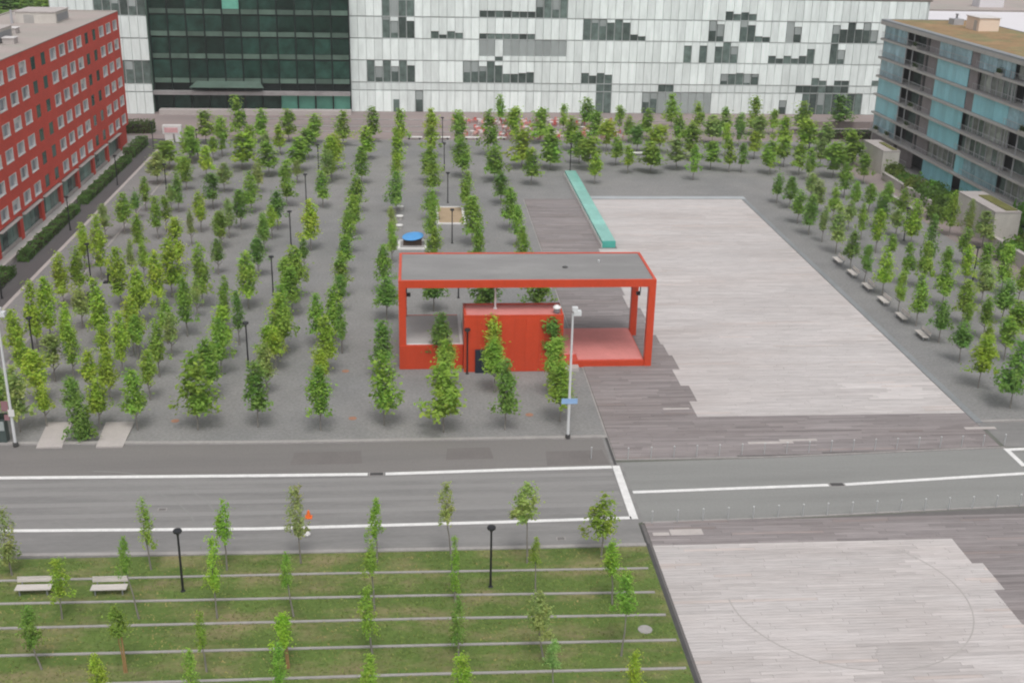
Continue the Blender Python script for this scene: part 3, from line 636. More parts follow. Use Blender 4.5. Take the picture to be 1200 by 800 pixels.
pn = MB().box(-.36,-.31,-hw+.12,hw-.30,-wh+.12,wh-.08).mesh('pane', M['pane_blue'])
pnd = MB().box(-.10,-.05,-hw+.45,hw-.45,-wh,wh).mesh('pane_dark', M['pane_dark'])
PAT = [0,0,0,1,1,0,0,0,0,1,1,0,0,0,0,1,1,0,0,0,0,1,1]
bl = MB().box(-.305,-.285,-hw+.13,hw-.31,0,wh-.09).mesh('blind', M['reveal'])
random.seed(3)
for r_,z in enumerate(wz):
    for i,y in enumerate(ys):
        dk = PAT[i]
        w = inst('window', frd if dk else fr, rb, (RX,y,z)); inst('pane', pnd if dk else pn, w)
        if not dk and random.random() < .22: inst('blind', bl, w, (0,0,0), (1,1,random.choice((.6,1,.8))))
MB().box(RX+1.35,RX+1.7,RY0,RY1-4,0,.55).build('forecourt_wall', M['concrete_pale'], rb)
# shops
e = RY1; k = 0
py = [129.8+8.36*i for i in range(-3,8)]
for i in range(len(py)):
    MB().box(RX-.5,RX-.002,py[i]-.55,py[i]+.55,0,3.05).build('pillar', M['brick_red'], rb)
for i in range(len(py)-1):
    y0, y1 = py[i]+.56, py[i+1]-.56; n = 4; w = (y1-y0)/n
    MB().box(RX-.42,RX-.05,y0,y1,0,.35).build('shop_sill', M['concrete_pale'], rb)
    for j in range(n): piece('shop_pane','shop_glass' if (i*3+j) % 5 else 'pane_dark',RX-.40,RX-.34,y0+j*w+.06,y0+(j+1)*w-.06,.352,2.62,rb)
    MB().box(RX-.4,RX+.42,y0,y1,2.78,2.88).build('awning', M['concrete'], rb)
for (x0,x1,y0,y1,h,lab) in ((-56.6,-51.0,176.5,183.0,1.5,'pale box shaped plant room in the middle of the red block roof'),(-56.0,-51.5,152,158.6,1.6,'pale box shaped plant room on the red block roof at the left picture edge')):
    t = tag(empty('plant_room',((x0+x1)/2,(y0+y1)/2,RT-.06)), lab, 'plant room', 'roof plant rooms')
    a, c = (x1-x0)/2, (y1-y0)/2
    MB().box(-a,a,-c,c,0,h).build('wall', M['concrete_wall'], t); MB().box(-a-.1,a+.1,-c-.1,c+.1,h+.002,h+.14).build('roof', M['concrete_pale'], t)
    MB().box(a+.002,a+.06,-c+.5,c-.5,.2,h-.3).build('louvre', M['grey_metal'], t); MB().box(-a*.6,-a*.1,-c-.06,-c-.002,0,h-.3).build('door', M['concrete'], t)
for (x,y,lab) in ((-53.4,164.6,'small pale roof vent box between the two plant rooms'),(-50.4,154.0,'small pale roof vent nearest the left picture edge of the red block')):
    t = tag(empty('roof_vent',(x,y,RT-.06)), lab, 'roof vent', 'roof vents'); MB().box(-.7,.7,-.8,.8,0,.7).build('box', M['concrete_pale'], t); MB().box(-.8,.8,-.9,.9,.702,.78).build('lid', M['reveal'], t)
t = tag(empty('roof_mast',(-57.0,176.0,RT-.06)), 'thin grey mast beside the plant room of the red block', 'mast'); MB().cyl((0,0,0),(0,0,1.9),.22,.14,8).build('mast', M['rail'], t)
# ================================================================== BALCONY BLOCK (right)
bb = tag(empty('balcony_block',(0,0,0)), 'grey apartment block with turquoise glass bays, balcony slabs and a rust coloured planted roof', 'building')
BX_, BY0, BY1 = 77.4, 112.0, 193.4
SL = [3.2+3.0*i for i in range(6)]; BT = 21.2
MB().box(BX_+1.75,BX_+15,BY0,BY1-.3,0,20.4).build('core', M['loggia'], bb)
for z in SL: MB().box(BX_-.55,BX_+15,BY0,BY1,z-.30,z).build('floor_slab', M['slab'], bb)
MB().box(BX_-.75,BX_+15.2,BY0,BY1+.2,20.4,20.95).build('roof_slab', M['slab'], bb)
MB().box(BX_-.75,BX_+.35,BY0,BY1+.2,20.952,BT).box(BX_+.35,BX_+15.2,BY1-.2,BY1+.2,20.952,BT).box(BX_+14.9,BX_+15.2,BY0,BY1-.2,20.952,BT).build('parapet', M['grey_metal'], bb)
MB().box(BX_+.352,BX_+14.88,BY0,BY1-.22,20.953,BT-.06).build('planted_roof', M['sedum'], bb)
MB().box(BX_,BX_+15,BY1-.28,BY1-.02,0,20.39).build('end_wall', M['slab'], bb)
YA = [193.1,183.6,176.6,171.6,161.0,158.4,148.2,139.5,128,112]
KIND = {5:'GDPGMGWDG',4:'GDPTMWDPG',3:'GDPTMTGDW',2:'TDPTWWDGW',1:'TDPTWWDWG',0:'GDPWtGWDG',-1:'MPLTLTLPT'}
random.seed(21)
def bay(k, y1, y0, kind):
    z0 = SL[k]+.002 if k >= 0 else .05; z1 = (SL[k+1]-.302 if k < 5 else 20.398) if k >= 0 else SL[0]-.302
    h = z1-z0
    if kind == 'T' or kind == 't':
        ye = y0
        n = max(1,round((y1-y0)/1.35)); w = (y1-y0)/n
        for i in range(n): piece('turquoise_pane','turquoise',BX_-.05,BX_+.03,y0+i*w+.02,y0+(i+1)*w-.02,z0+.06,z1-.04,bb)
    elif kind == 'G':
        n = max(1,round((y1-y0)/1.35)); w = (y1-y0)/n
        for i in range(n): piece('glass_pane','teal_glass',BX_-.02,BX_+.06,y0+i*w+.03,y0+(i+1)*w-.03,z0+.05,z1-.03,bb)
        rail(y0,y1,z0)
    elif kind == 'W':
        n = max(1,round((y1-y0)/1.7)); w = (y1-y0)/n
        for i in range(n):
            piece('window_pane','curtain_pane' if random.random()<.6 else 'window_dark',BX_+.5,BX_+.56,y0+i*w+.12,y0+(i+1)*w-.12,z0+.15,z1-.1,bb)
            piece('window_post','rail',BX_+.42,BX_+.6,y0+i*w-.11,y0+i*w+.11,z0,z1,bb)
        rail(y0,y1,z0)
    elif kind == 'D':
        m_ = (y0+y1)/2
        piece('loggia_door','window_dark',BX_+1.66,BX_+1.72,m_-.2,y1-.5,z0+.1,z1-.3,bb)
        piece('loggia_wall','mauve',BX_+.1,BX_+1.7,y0-.15,y0+.1,z0,z1,bb)
        for yy in (y1-.6,m_+.3): piece('loggia_post','rail',BX_-.35,BX_-.2,yy-.07,yy+.07,z0,z1,bb)
        rail(y0,y1,z0)
    elif kind == 'P':
        piece('wall_panel','mauve',BX_+.3,BX_+.5,y0,y1-.9,z0,z1,bb); piece('dark_door','loggia',BX_+.35,BX_+.48,y1-.88,y1-.05,z0,z1,bb); rail(y0,y1,z0)
    elif kind == 'M': piece('wall_panel','mauve',BX_+.05,BX_+.3,y0+.02,y1-.02,z0,z1,bb)
def rail(y0,y1,z0):
    b = MB(); n = int((y1-y0)/.55)
    for i in range(n+1):
        y = y0+.05+i*(y1-y0-.1)/max(n,1); b.box(BX_-.50,BX_-.46,y-.014,y+.014,z0+.06,z0+.98)
    b.box(BX_-.52,BX_-.44,y0+.02,y1-.02,z0+.982,z0+1.02); b.box(BX_-.51,BX_-.45,y0+.02,y1-.02,z0+.02,z0+.058)
    b.build('railing', M['rail'], bb)
for k, s in KIND.items():
    for i, ch in enumerate(s): bay(k, YA[i], YA[i+1], ch)
# small boxes on the planted roof
t = tag(empty('roof_hut',(87.2,179.5,BT-.06)), 'peach coloured box on the rust coloured planted roof', 'roof hut')
MB().box(-1.6,1.6,-2.2,2.2,0,1.9).build('wall', M['peach'], t); MB().box(-1.75,1.75,-2.35,2.35,1.902,2.02).build('roof', M['reveal'], t); MB().box(-1.66,-1.602,-1.5,-.5,0,1.5).build('door', M['slab'], t)
t = tag(empty('roof_vent',(86.4,187.0,BT-.06)), 'grey vent box left of the peach coloured roof box', 'roof vent'); MB().box(-.8,.8,-1,1,0,.9).build('box', M['rail'], t); MB().lathe([(.18,.902),(.18,1.5),(.26,1.52),(.26,1.65)],12).build('pipe', M['grey_metal'], t)
t = tag(empty('roof_vent',(88.0,162.5,BT-.06)), 'small pale vent on the rust coloured roof nearest the right edge', 'roof vent'); MB().box(-.5,.5,-.6,.6,0,.5).build('box', M['reveal'], t); MB().box(-.58,.58,-.68,.68,.502,.58).build('lid', M['slab'], t)
# plants on balconies
# ================================================================== GARAGE ANNEXES WITH PLANTED TOPS
def annex(x0,x1,y0,y1,h,lab):
    t = tag(empty('garden_annex',(x0,y0,0)), lab, 'annex', 'low pale annexes by the balcony block')
    X, Y = x1-x0, y1-y0
    MB().box(0,X,0,Y,0,h).build('wall', M['concrete_wall'], t)
    MB().box(0-.04,1.5,-.04,Y+.04,h+.002,h+.22).box(X-.3,X+.02,-.04,Y+.04,h+.002,h+.22).box(1.5,X-.3,-.04,.4,h+.002,h+.22).box(1.5,X-.3,Y-2.4,Y+.04,h+.002,h+.22).build('coping', M['concrete_pale'], t)
    MB().box(1.502,X-.302,.402,Y-2.402,h+.003,h+.34).build('planted_top', M['sedum_green'], t)
annex(70.9,74.2,134.6,145.0,4.0,'pale concrete annex with yellow green planted top, nearer the road')
annex(71.4,74.0,172.6,181.0,3.5,'pale concrete annex beside the far end of the balcony block')
for (x0,x1,y0,y1,h,m_,lab) in ((70.3,70.75,152,169.5,1.1,'concrete_pale','low pale wall in front of the shrub row of the balcony block'),(70.0,70.5,123,133.5,1.6,'concrete_pale','low pale wall right of the nearer annex'),(66.4,66.8,146,158,.9,'terrace','low pinkish wall along the right grove'),(64.5,71,183.5,183.9,1.2,'terrace','low pinkish wall at the far end of the right grove')):
    t = tag(empty('garden_wall',(x0,y0,0)), lab, 'wall', 'low garden walls')
    MB().box(0,x1-x0,0,y1-y0,0,h).build('wall', M[m_], t); MB().box(-.05,x1-x0+.05,-.05,y1-y0+.05,h+.002,h+.09).build('coping', M['concrete_pale'], t)
sheet('garden_path', 'terrace', [(66.9,118),(76,118),(76,186),(66.9,186)], Z3)
# ================================================================== FAR BUILDINGS
t = tag(empty('white_hall',(0,0,0)), 'large white flat roofed hall behind the balcony block', 'building')
MB().box(99,190,222,264,0,15.9).build('wall', M['facade_white'], t); MB().box(98.6,190.4,221.6,264.4,15.902,16.2).build('roof', M['white_roof'], t)
t = tag(empty('brown_hall',(0,0,0)), 'brown roofed building beyond the white hall', 'building')
MB().box(100,230,272,330,0,15.5).build('wall', M['brown_roof'], t); MB().box(99.6,230.4,271.6,330.4,15.502,15.9).build('roof', M['roof_gravel'], t)
t = tag(empty('roof_hut',(137,281,15.9)), 'white box on the brown roof beyond the white hall', 'roof hut')
MB().box(-3,3,-2,2,0,3.4).build('wall', M['white_roof'], t); MB().box(-3.2,3.2,-2.2,2.2,3.402,3.6).build('roof', M['reveal'], t)
t = tag(empty('row_house',(-84,262,0)), 'low reddish house with brown roof beyond the red block', 'house')
MB().box(-7,12,-5,5,0,4.6).build('wall', M['brick_red'], t)
b = MB(); b.face([(-7.6,-5.6,4.5),(12.6,-5.6,4.5),(12.6,0,6.9),(-7.6,0,6.9)]); b.face([(-7.6,5.6,4.5),(-7.6,0,6.9),(12.6,0,6.9),(12.6,5.6,4.5)]); b.face([(-7.6,-5.6,4.5),(-7.6,0,6.9),(-7.6,5.6,4.5)]); b.face([(12.6,-5.6,4.5),(12.6,5.6,4.5),(12.6,0,6.9)])
b.build('roof', M['brown_roof'], t)
for i in range(5): MB().box(-5.5+i*3.4,-3.9+i*3.4,-5.06,-5.002,1.4,3.2).build('window', M['reveal'], t)
# ================================================================== CAFE CHAIRS ON THE TERRACE
random.seed(17)
def chair_mesh():
    return MB().box(-.25,.25,-.25,.25,.42,.48).box(-.25,.25,.20,.25,.482,.92).box(-.24,-.19,-.24,-.19,0,.42).box(.19,.24,-.24,-.19,0,.42).box(-.24,-.19,.19,.24,0,.42).box(.19,.24,.19,.24,0,.42).mesh('cafe_chair', M['chair_red'])
cm = chair_mesh()
tm = MB().lathe([(.42,.72),(.42,.76)],12).cyl((0,0,.03),(0,0,.72),.04,.04,8).lathe([(.25,0),(.22,.03)],12).mesh('cafe_table', M['white_trim'])
CT = []
for x in np.arange(7.5,36,1.7):
    for y in (199.6,202.2,206.0,210.6,213.2):
        if random.random() < (.72 if y < 210 else .6): CT.append((x+random.uniform(-.5,.5), y+random.uniform(-.4,.4)))
for (x,y) in CT:
    o = inst('cafe_table', tm, None, (x,y,.02)); tag(o, 'small round white cafe table among red chairs on the pink terrace', 'table', 'cafe tables on the terrace')
    for q in range(random.choice((2,3,3))):
        a = q*math.pi/2+random.uniform(-.3,.3)+.4
        o = inst('cafe_chair', cm, None, (x+.78*math.sin(a), y-.78*math.cos(a), .02), None, a+math.pi)
        o.color = random.choice(((.60,.14,.12,1),(.66,.24,.22,1),(.70,.40,.36,1),(.75,.68,.66,1)))
        tag(o, 'red, pink or white cafe chair at a round table on the pink terrace', 'chair', 'cafe chairs on the terrace')

# ================================================================== TREES
def leaf_object(name, pts, nrm, size, tones, mat='leaf', aspect=.62):
    n = len(pts); t = np.random.normal(0,1,(n,3)); t -= (t*nrm).sum(1)[:,None]*nrm; t /= np.linalg.norm(t,axis=1)[:,None]; s_ = np.cross(nrm,t)
    sz = (size*np.random.uniform(.6,1.3,n))[:,None]
    V = np.empty((n,4,3)); V[:,0] = pts-t*sz; V[:,1] = pts+s_*sz*aspect-nrm*sz*.15; V[:,2] = pts+t*sz; V[:,3] = pts-s_*sz*aspect-nrm*sz*.15
    me = bpy.data.meshes.new(name); me.vertices.add(4*n); me.vertices.foreach_set('co', V.ravel())
    me.loops.add(4*n); me.loops.foreach_set('vertex_index', np.arange(4*n)); me.polygons.add(n); me.polygons.foreach_set('loop_start', np.arange(n)*4); me.polygons.foreach_set('loop_total', np.full(n,4))
    me.update(calc_edges=True); me.materials.append(M[mat])
    a = me.color_attributes.new('tone','FLOAT_COLOR','POINT'); c = np.column_stack([np.repeat(tones,4,0),np.ones(4*n)]); a.data.foreach_set('color', c.astype(np.float32).ravel())
    return me
def rand_dir(n):
    v = np.random.normal(0,1,(n,3)); return v/np.linalg.norm(v,axis=1)[:,None]
CH = 3.6                                        # crown of the prototype: 1 m radius, 3.6 m tall
def crown(seed, nleaf, nclump, sparse=False, peak=.30, lobes=3, lsize=.135):
    np.random.seed(seed)
    def prof(t): return np.where(t < peak, (np.clip(t,0,1)/peak)**.55, (np.clip(1-t,0,1)/(1-peak))**(.72 if not sparse else .6))
    tc_ = np.random.beta(1.25,1.6,nclump)*.97+.02; an = np.random.uniform(0,6.283,nclump)+np.arange(nclump)*2.4
    rc = prof(tc_)*np.random.uniform(.25,.82,nclump)
    cz = tc_*CH; cx = rc*np.cos(an); cy = rc*np.sin(an); sg = np.random.uniform(.14,.30,nclump)*(1 if not sparse else .85)
    k = 0
    for i in range(lobes):                      # low drooping side boughs
        a_ = np.random.uniform(0,6.283); cx[i] = 1.12*math.cos(a_); cy[i] = 1.12*math.sin(a_); cz[i] = np.random.uniform(.05,.55); sg[i] = .17
    cx[lobes] = 0; cy[lobes] = 0; cz[lobes] = CH*.95; sg[lobes] = .10
    w = sg**1.6; w /= w.sum(); idx = np.random.choice(nclump, nleaf, p=w)
    d = np.random.normal(0,1,(nleaf,3)); p = np.column_stack([cx,cy,cz])[idx]+d*sg[idx][:,None]*np.array([1,1,1.45])
    p[:,2] = np.clip(p[:,2], -.05, CH*1.02)
    ax = np.column_stack([p[:,0],p[:,1],(p[:,2]-CH*.4)*.35+.35]); ax /= np.linalg.norm(ax,axis=1)[:,None]+1e-6
    nr = .45*ax+np.array([0,-.15,.75])+.62*rand_dir(nleaf); nr /= np.linalg.norm(nr,axis=1)[:,None]
    ct = np.random.uniform(.88,1.12,nclump)[idx][:,None]; wm = np.random.uniform(.9,1.15,nclump)[idx]
    tn = ct*np.random.uniform(.82,1.18,(nleaf,1))*np.column_stack([wm,np.ones(nleaf),np.ones(nleaf)])
    return leaf_object('crown', p, nr, lsize, tn)
CROWNS = [crown(100+i, 1750, 40, peak=p_, lobes=l_) for i,(p_,l_) in enumerate(((.30,3),(.25,4),(.36,2),(.28,3),(.22,3),(.33,4),(.40,1),(.27,2),(.31,4),(.38,3),(.24,2),(.29,1)))]
CROWNS_FAR = [crown(200+i, 950, 32, peak=p_, lobes=l_, lsize=.18) for i,(p_,l_) in enumerate(((.30,3),(.34,2),(.40,2),(.28,3),(.25,2),(.36,3)))]
SPARSE = [crown(300+i, 1150, 26, True, peak=p_, lobes=2, lsize=.115) for i,p_ in enumerate((.35,.45,.30,.50,.40))]
def trunk_mesh(seed, r, limbs=6, m='bark'):
    """unit-height trunk with limbs; x,y in metres"""
    random.seed(seed); b = MB(); p = Vector((0,0,0)); rr = r
    for i in range(5):
        q = Vector((random.uniform(-.04,.04),random.uniform(-.04,.04),(i+1)*.19)); b.cyl(p,q,rr,rr*.82,8); p = q; rr *= .82
    for i in range(limbs):
        a = i*2.4+random.random(); z = .34+.07*i; l = .62*(1-i*.10)
        b.cyl((0,0,z),(l*math.cos(a),l*math.sin(a),z+.13),r*.38,r*.12,5)
    return b.mesh('trunk', M[m])
TRUNKS = [trunk_mesh(i,.062) for i in range(4)]; THIN = [trunk_mesh(10+i,.062,0) for i in range(3)]; STAKED = trunk_mesh(20,.06,0,'stake')
TONE = [(.300,.480,.078,1),(.375,.540,.068,1),(.220,.395,.082,1),(.365,.490,.155,1)]
TWORD = ['mid green','bright yellow green','dark green','pale thin leaved']
ROWX = [-35.2,-30.6,-26,-21.7,-17.1,-12.4,-7.8,-2.9,2,6.7,11.5,16.2,20.5,25.5,30.6,35.5,39.6,44.6,49.5,54.5,59.2,63.2,67.5]
def tree(name, foot, h, zb, rad, cme, tme, col, lean, label, group, rz):
    t = tag(empty(name, (foot[0],foot[1],0)), label, 'tree', group)
    tr = inst('trunk', tme, t, (0,0,0), (1,1,max(zb+.55*(h-zb),1)), rz); 
    if lean: tr.rotation_euler = (0, math.atan(lean), 0)
    c = inst('crown', cme, t, (lean*zb*1.05,0,zb), (rad,rad,(h-zb)/CH), rz); c.color = col
    return t
TT = '''20 482 430 28 3;3 475 432 18 0;17 403 363 20 1;25 427 396 18 1;42 450 413 27 1;52 477 446 18 1;62 425 394 26 3;84 423 382 19 0
86 474 443 21 2;97 509 460 26 2;105 445 412 20 1;115 480 433 24 1;128 448 409 22 1;142 418 366 20 1;122 410 383 16 1;160 400 371 17 0
159 480 435 26 0;174 446 411 20 0;185 420 374 20 0;200 397 368 17 3;230 480 414 38 0;245 444 397 30 0;258 418 374 24 0;301 477 427 29 2
312 440 404 24 3;315 410 382 24 1;328 398 345 27 0;98 298 262 15 1;117 310 254 20 1;93 332 289 18 1;73 341 296 20 1;58 380 327 21 1
42 389 331 20 1;140 340 292 21 1;154 309 282 10 3;163 283 252 16 1;168 311 281 13 0;95 365 331 20 3;117 382 329 24 1;80 397 356 18 1
163 360 314 24 1;155 395 349 25 1;184 342 295 22 1;208 302 257 24 1;200 330 282 27 1;236 340 285 22 0;255 304 281 15 2;257 272 249 14 3
218 374 326 20 0;195 382 344 17 0;230 353 330 12 3;264 366 325 17 0;279 384 343 14 2;262 399 361 26 1;290 342 296 26 0;302 306 281 22 2
309 278 249 13 3;335 340 304 20 0;364 277 235 23 1;356 302 281 13 2;345 332 289 27 0;342 350 314 24 0;332 392 335 26 0;322 412 384 20 1
409 280 249 18 0;405 303 277 18 0;400 330 297 21 0;399 347 324 16 2;393 382 334 23 0;371 386 346 18 0;400 393 357 15 2;382 415 373 25 1
377 440 411 20 1;375 481 431 28 0;450 325 289 20 0;453 355 319 25 2;459 292 261 13 0;464 237 202 18 2;459 270 244 11 3;449 420 377 25 2
450 475 414 33 0;516 410 369 25 2;523 430 399 24 0;520 483 424 40 0;578 414 371 24 1;580 437 397 28 0;592 480 424 26 2;645 413 372 27 2
650 442 399 28 0;657 471 424 32 0;508 346 305 24 2;570 352 308 34 2;629 352 308 30 2;508 298 267 18 0;507 272 231 16 0;505 245 216 16 0
507 217 190 16 0;504 202 172 19 0;505 173 148 15 1;506 150 128 13 1;537 166 131 16 0;542 196 161 19 0;547 235 202 17 0;553 271 232 23 0
560 298 261 17 0;572 172 131 16 0;580 201 164 20 0;587 227 202 19 2;597 254 221 19 0;606 273 242 15 0;612 298 267 17 0;604 156 126 14 1
612 185 153 22 1;623 205 177 18 0;645 188 151 24 0;468 160 129 14 1;467 186 156 15 1;465 207 181 13 1;429 176 149 17 1;424 204 174 16 0
418 236 206 18 0;414 259 231 20 0;435 156 126 15 0;402 161 131 16 0;392 188 159 17 1;384 204 177 13 3;388 199 162 20 1;378 231 202 16 0
369 158 135 18 0;361 176 152 18 0;350 190 162 22 0;348 203 189 9 3;336 229 194 18 0;325 253 225 18 2;318 264 242 14 1;309 280 251 14 2
338 156 129 17 0;328 171 147 12 1;315 195 167 20 0;302 213 186 13 3;294 236 202 18 0;282 253 224 20 2;268 263 234 13 3;259 276 249 15 0
307 156 129 16 0;294 172 148 13 0;283 187 156 24 1;262 213 192 17 3;249 232 205 20 2;235 256 224 15 1;224 272 246 9 3;279 154 114 15 0
241 158 131 18 0;260 173 138 14 0;222 176 149 18 0;198 187 166 24 0;241 197 172 13 1;249 177 161 10 1;215 201 180 14 0;184 204 179 17 3
312 178 157 12 3;225 181 162 14 0;218 211 186 14 0;209 236 204 12 2;200 235 217 10 3;194 256 231 12 0;184 264 232 13 0;170 235 209 12 0
159 243 221 11 2;145 258 227 18 0;122 265 241 12 3;586 136 112 11 0;599 149 129 14 0;634 157 127 18 0;660 146 123 10 0;670 166 138 18 1
679 181 155 15 0;688 141 116 18 0;698 158 131 15 0;711 167 142 18 1;690 188 162 24 0;697 204 181 13 1;726 147 125 11 0;737 157 137 13 0
747 168 148 17 2;722 183 161 14 0;736 192 171 11 1;758 153 129 16 0;787 141 111 14 0;795 160 133 15 0;817 148 121 12 0;773 169 148 20 1
763 192 167 24 0;810 176 146 22 0;793 188 164 19 3;813 200 171 11 0;833 188 167 18 0;850 150 127 14 0;835 159 136 22 3;850 173 146 9 1
855 191 164 11 1;866 162 134 11 2;884 149 114 15 0;869 191 169 11 2;890 161 136 19 3;884 176 156 13 1;906 148 129 11 0;918 164 137 15 1
940 147 121 19 0;984 141 113 18 2;945 166 141 22 1;967 168 145 18 3;903 193 166 17 0;919 185 162 16 0;937 194 169 14 0;948 200 174 11 0
962 185 163 12 3;977 197 169 24 0;996 185 154 22 0;1013 204 182 14 0;911 226 198 12 2;926 232 209 16 2;936 249 223 15 0;949 262 230 16 2
951 223 205 14 3;958 237 214 17 3;977 246 221 13 0;965 268 243 11 3;981 281 243 18 3;990 220 192 14 0;1002 235 213 13 0;1019 237 217 14 0
1040 235 214 15 0;1033 255 230 17 2;1010 268 240 11 0;995 257 236 13 3;1028 280 247 16 1;998 301 272 18 2;1044 293 275 11 0;1057 247 222 14 0
1051 264 247 15 3;1069 274 234 19 1;1089 299 253 14 2;1135 266 234 11 3;1153 276 249 19 3;1114 263 225 14 0;1130 294 267 14 0;1015 315 289 14 2
1036 328 292 19 1;1063 317 286 15 0;1055 349 320 14 0;1076 363 323 20 0;1083 321 284 16 0;1109 310 290 14 0;1107 341 309 21 0;1103 382 346 20 2
1132 321 289 17 1;1130 362 330 21 0;1154 313 286 15 0;1153 339 311 22 3;1155 378 349 17 0;1176 326 288 19 0;1177 360 327 24 2;1196 339 313 14 0
1190 385 354 26 0;1127 404 371 20 2;1158 403 380 12 1;1150 433 395 26 1;1180 401 372 22 0;1188 456 401 30 2;1133 376 357 12 0'''
rows = {}
for tok in TT.replace('\n',';').split(';'):
    x,yb,yt,w,tn = map(int,tok.split()); ZB = 1.75
    P = at(x,yb,ZB)
    if np.linalg.norm(P-CC) > 150: ZB = 1.5; P = at(x,yb,ZB)
    if P[1] < 82.9: ZB = .35; P = at(x,yb,ZB)
    h = z_at(P,yt-1); dist = np.linalg.norm(P-CC)
    ri = min(range(len(ROWX)), key=lambda i: abs(ROWX[i]-P[0])); rows.setdefault(ri,[]).append((P[1],P[0],h,w*dist/FPX/2,tn,dist,ZB))
random.seed(99); tall = {}
for ri in sorted(rows):
    for k,(Y,X,h,rad,tn,dist,ZB) in enumerate(sorted(rows[ri])):
        kk = random.uniform(.88,1.14); col = [c*kk for c in TONE[tn][:3]]+[1]
        col[0] *= random.uniform(.92,1.08)
        where = 'left of' if X < -3 else 'behind' if X < 21 and Y > 105 else 'before' if X < 21 else 'right of'
        lab = '%s young tree, %s from the road, %s row from the red block' % (TWORD[tn], ordinal(k+1), ordinal(ri+1))
        cm_ = random.choice(CROWNS if dist < 175 else CROWNS_FAR)
        tree('young_tree', (X,Y), h, ZB, rad*(1.10 if dist < 140 else 1.20 if dist < 170 else 1.35), cm_, random.choice(TRUNKS), col, random.gauss(0,.012), lab, 'young trees in rows on the gravel square', random.uniform(0,6.28))
LAWN = '''167 637 584 20 -16.7 64.3 0;262 633 584 24 -12 64 0;347 626 572 27 -7.5 64.6 3;440 633 584 20 -2.7 64.4 0;522 608 566 22 2 64.6 3;617 611 566 36 6.8 64 3;708 627 577 40 11.6 64.3 0;3 657 597 25 -25 64 3
143 672 629 17 -16.3 59 2;248 690 631 22 -11.8 58.8 1;67 696 656 25 -20.7 59.2 1;333 687 647 17 -7.4 58.8 0;434 670 631 20 -2.7 59.2 0;529 690 631 14 2.1 59.9 0;627 664 629 15 6.9 59.6 0;717 670 634 27 11.5 59.2 0
29 759 711 27 -20.5 54.5 2;135 744 709 25 -16 54 0;235 757 717 15 -11.6 53.8 0;331 757 719 27 -7.3 53.9 1;428 737 689 25 -2.7 55 0;536 754 699 21 2.1 54.3 2;627 737 691 31 6.8 54 3;737 717 674 28 11.2 54.1 0
110 808 767 23 -15.7 49.6 1;222 814 762 21 -11.4 49.4 0;328 802 754 21 -7.2 49.4 0;432 810 765 27 -2.6 49.3 0;535 814 770 29 2.2 49.2 1;648 784 749 21 6.9 49.6 3;740 802 764 23 11.4 49.2 1'''
for ri,l in enumerate(LAWN.split('\n')):
    L_ = sorted([tuple(map(float,t_.split())) for t_ in l.split(';')])
    for k,(x,yb,yt,w,fx,fy,tn) in enumerate(L_):
        tn = int(tn); F_ = np.array((fx,fy,.03)); zb = z_at(F_,yb); h = z_at(F_,yt); P = at(x,(yb+yt)/2,(zb+h)/2)
        pc = on_y(x,(yb+yt)/2,fy); lean = (pc[0]-fx)/((zb+h)/2); lean = max(-.22,min(.22,lean)); dist = np.linalg.norm(F_-CC)
        col = [c*random.uniform(.9,1.15) for c in TONE[tn][:3]]+[1]
        lab = '%s lawn sapling%s, %s from left, %s row from the road' % (TWORD[tn], ' on stake' if (ri==2 and k in (1,3)) else '', ordinal(k+1), ordinal(ri+1))
        o = tree('lawn_sapling', (fx,fy), h, zb, w*dist/FPX/2*1.0, SPARSE[(k*2+ri)%5], STAKED if (ri==2 and k in (1,3)) else THIN[k%3], col, lean, lab, 'saplings on the lawn strips', random.uniform(0,6.28))
        if ri==2 and k in (1,3):
            s_ = MB().cyl((.12,0,0),(.05,0,zb*.95),.05,.05,8).build('stake', M['stake'], o)
# ------------------------------------------------------------------ hedges and shrubs
def leaf_box(sx, sy, sz, n, seed, size=.11):
    np.random.seed(seed); u = np.random.uniform(-1,1,(n,3)); ax = np.random.choice(3,n,p=[.3,.3,.4]); sgn = np.sign(np.random.uniform(-1,1,n))
    for i in range(3): 
        m_ = ax==i; u[m_,i] = np.where(i==2,1,sgn[m_])*np.random.uniform(.82,1.04,m_.sum())
    p = u*np.array([sx/2,sy/2,sz/2])+np.array([0,0,sz/2]); nz_ = .12*np.sin(p[:,1]*2.1+seed)+.1*np.sin(p[:,1]*5.3); p[:,2] += nz_*(p[:,2]/sz)
    nr = np.zeros((n,3)); nr[np.arange(n),ax] = np.where(ax==2,1,sgn); nr = nr+.8*rand_dir(n); nr /= np.linalg.norm(nr,axis=1)[:,None]
    tn = np.random.uniform(.7,1.25,(n,1))*np.ones((1,3))*(.9+.18*np.sin(p[:,1]*1.7+seed))[:,None]
    return leaf_object('foliage', p, nr, size, tn)
HED = [(-43.9,114.5,1.5,19,1.1,'clipped hedge segment at the left picture edge by the red block shops'),(-43.9,139.8,1.3,21.5,1.0,'long clipped hedge segment beside the dark street and lamp'),(-43.9,167.3,1.35,25.5,1.0,'clipped hedge segment along the far half of the dark street'),(-44.2,187.6,1.8,10,1.4,'short hedge segment at the far end of the dark street')]
for i,(x,y,sx,sy,sz,lab) in enumerate(HED):
    t = tag(empty('hedge',(x,y,0)), lab, 'hedge', 'hedges along the dark street')
    c = inst('foliage', leaf_box(sx,sy,sz,int(260*sy),40+i), t); c.color = (.14,.27,.06,1)
    MB().box(-sx*.36,sx*.36,-sy/2+.2,sy/2-.2,0,sz*.75).build('twigs', M['dark_brown'], t)
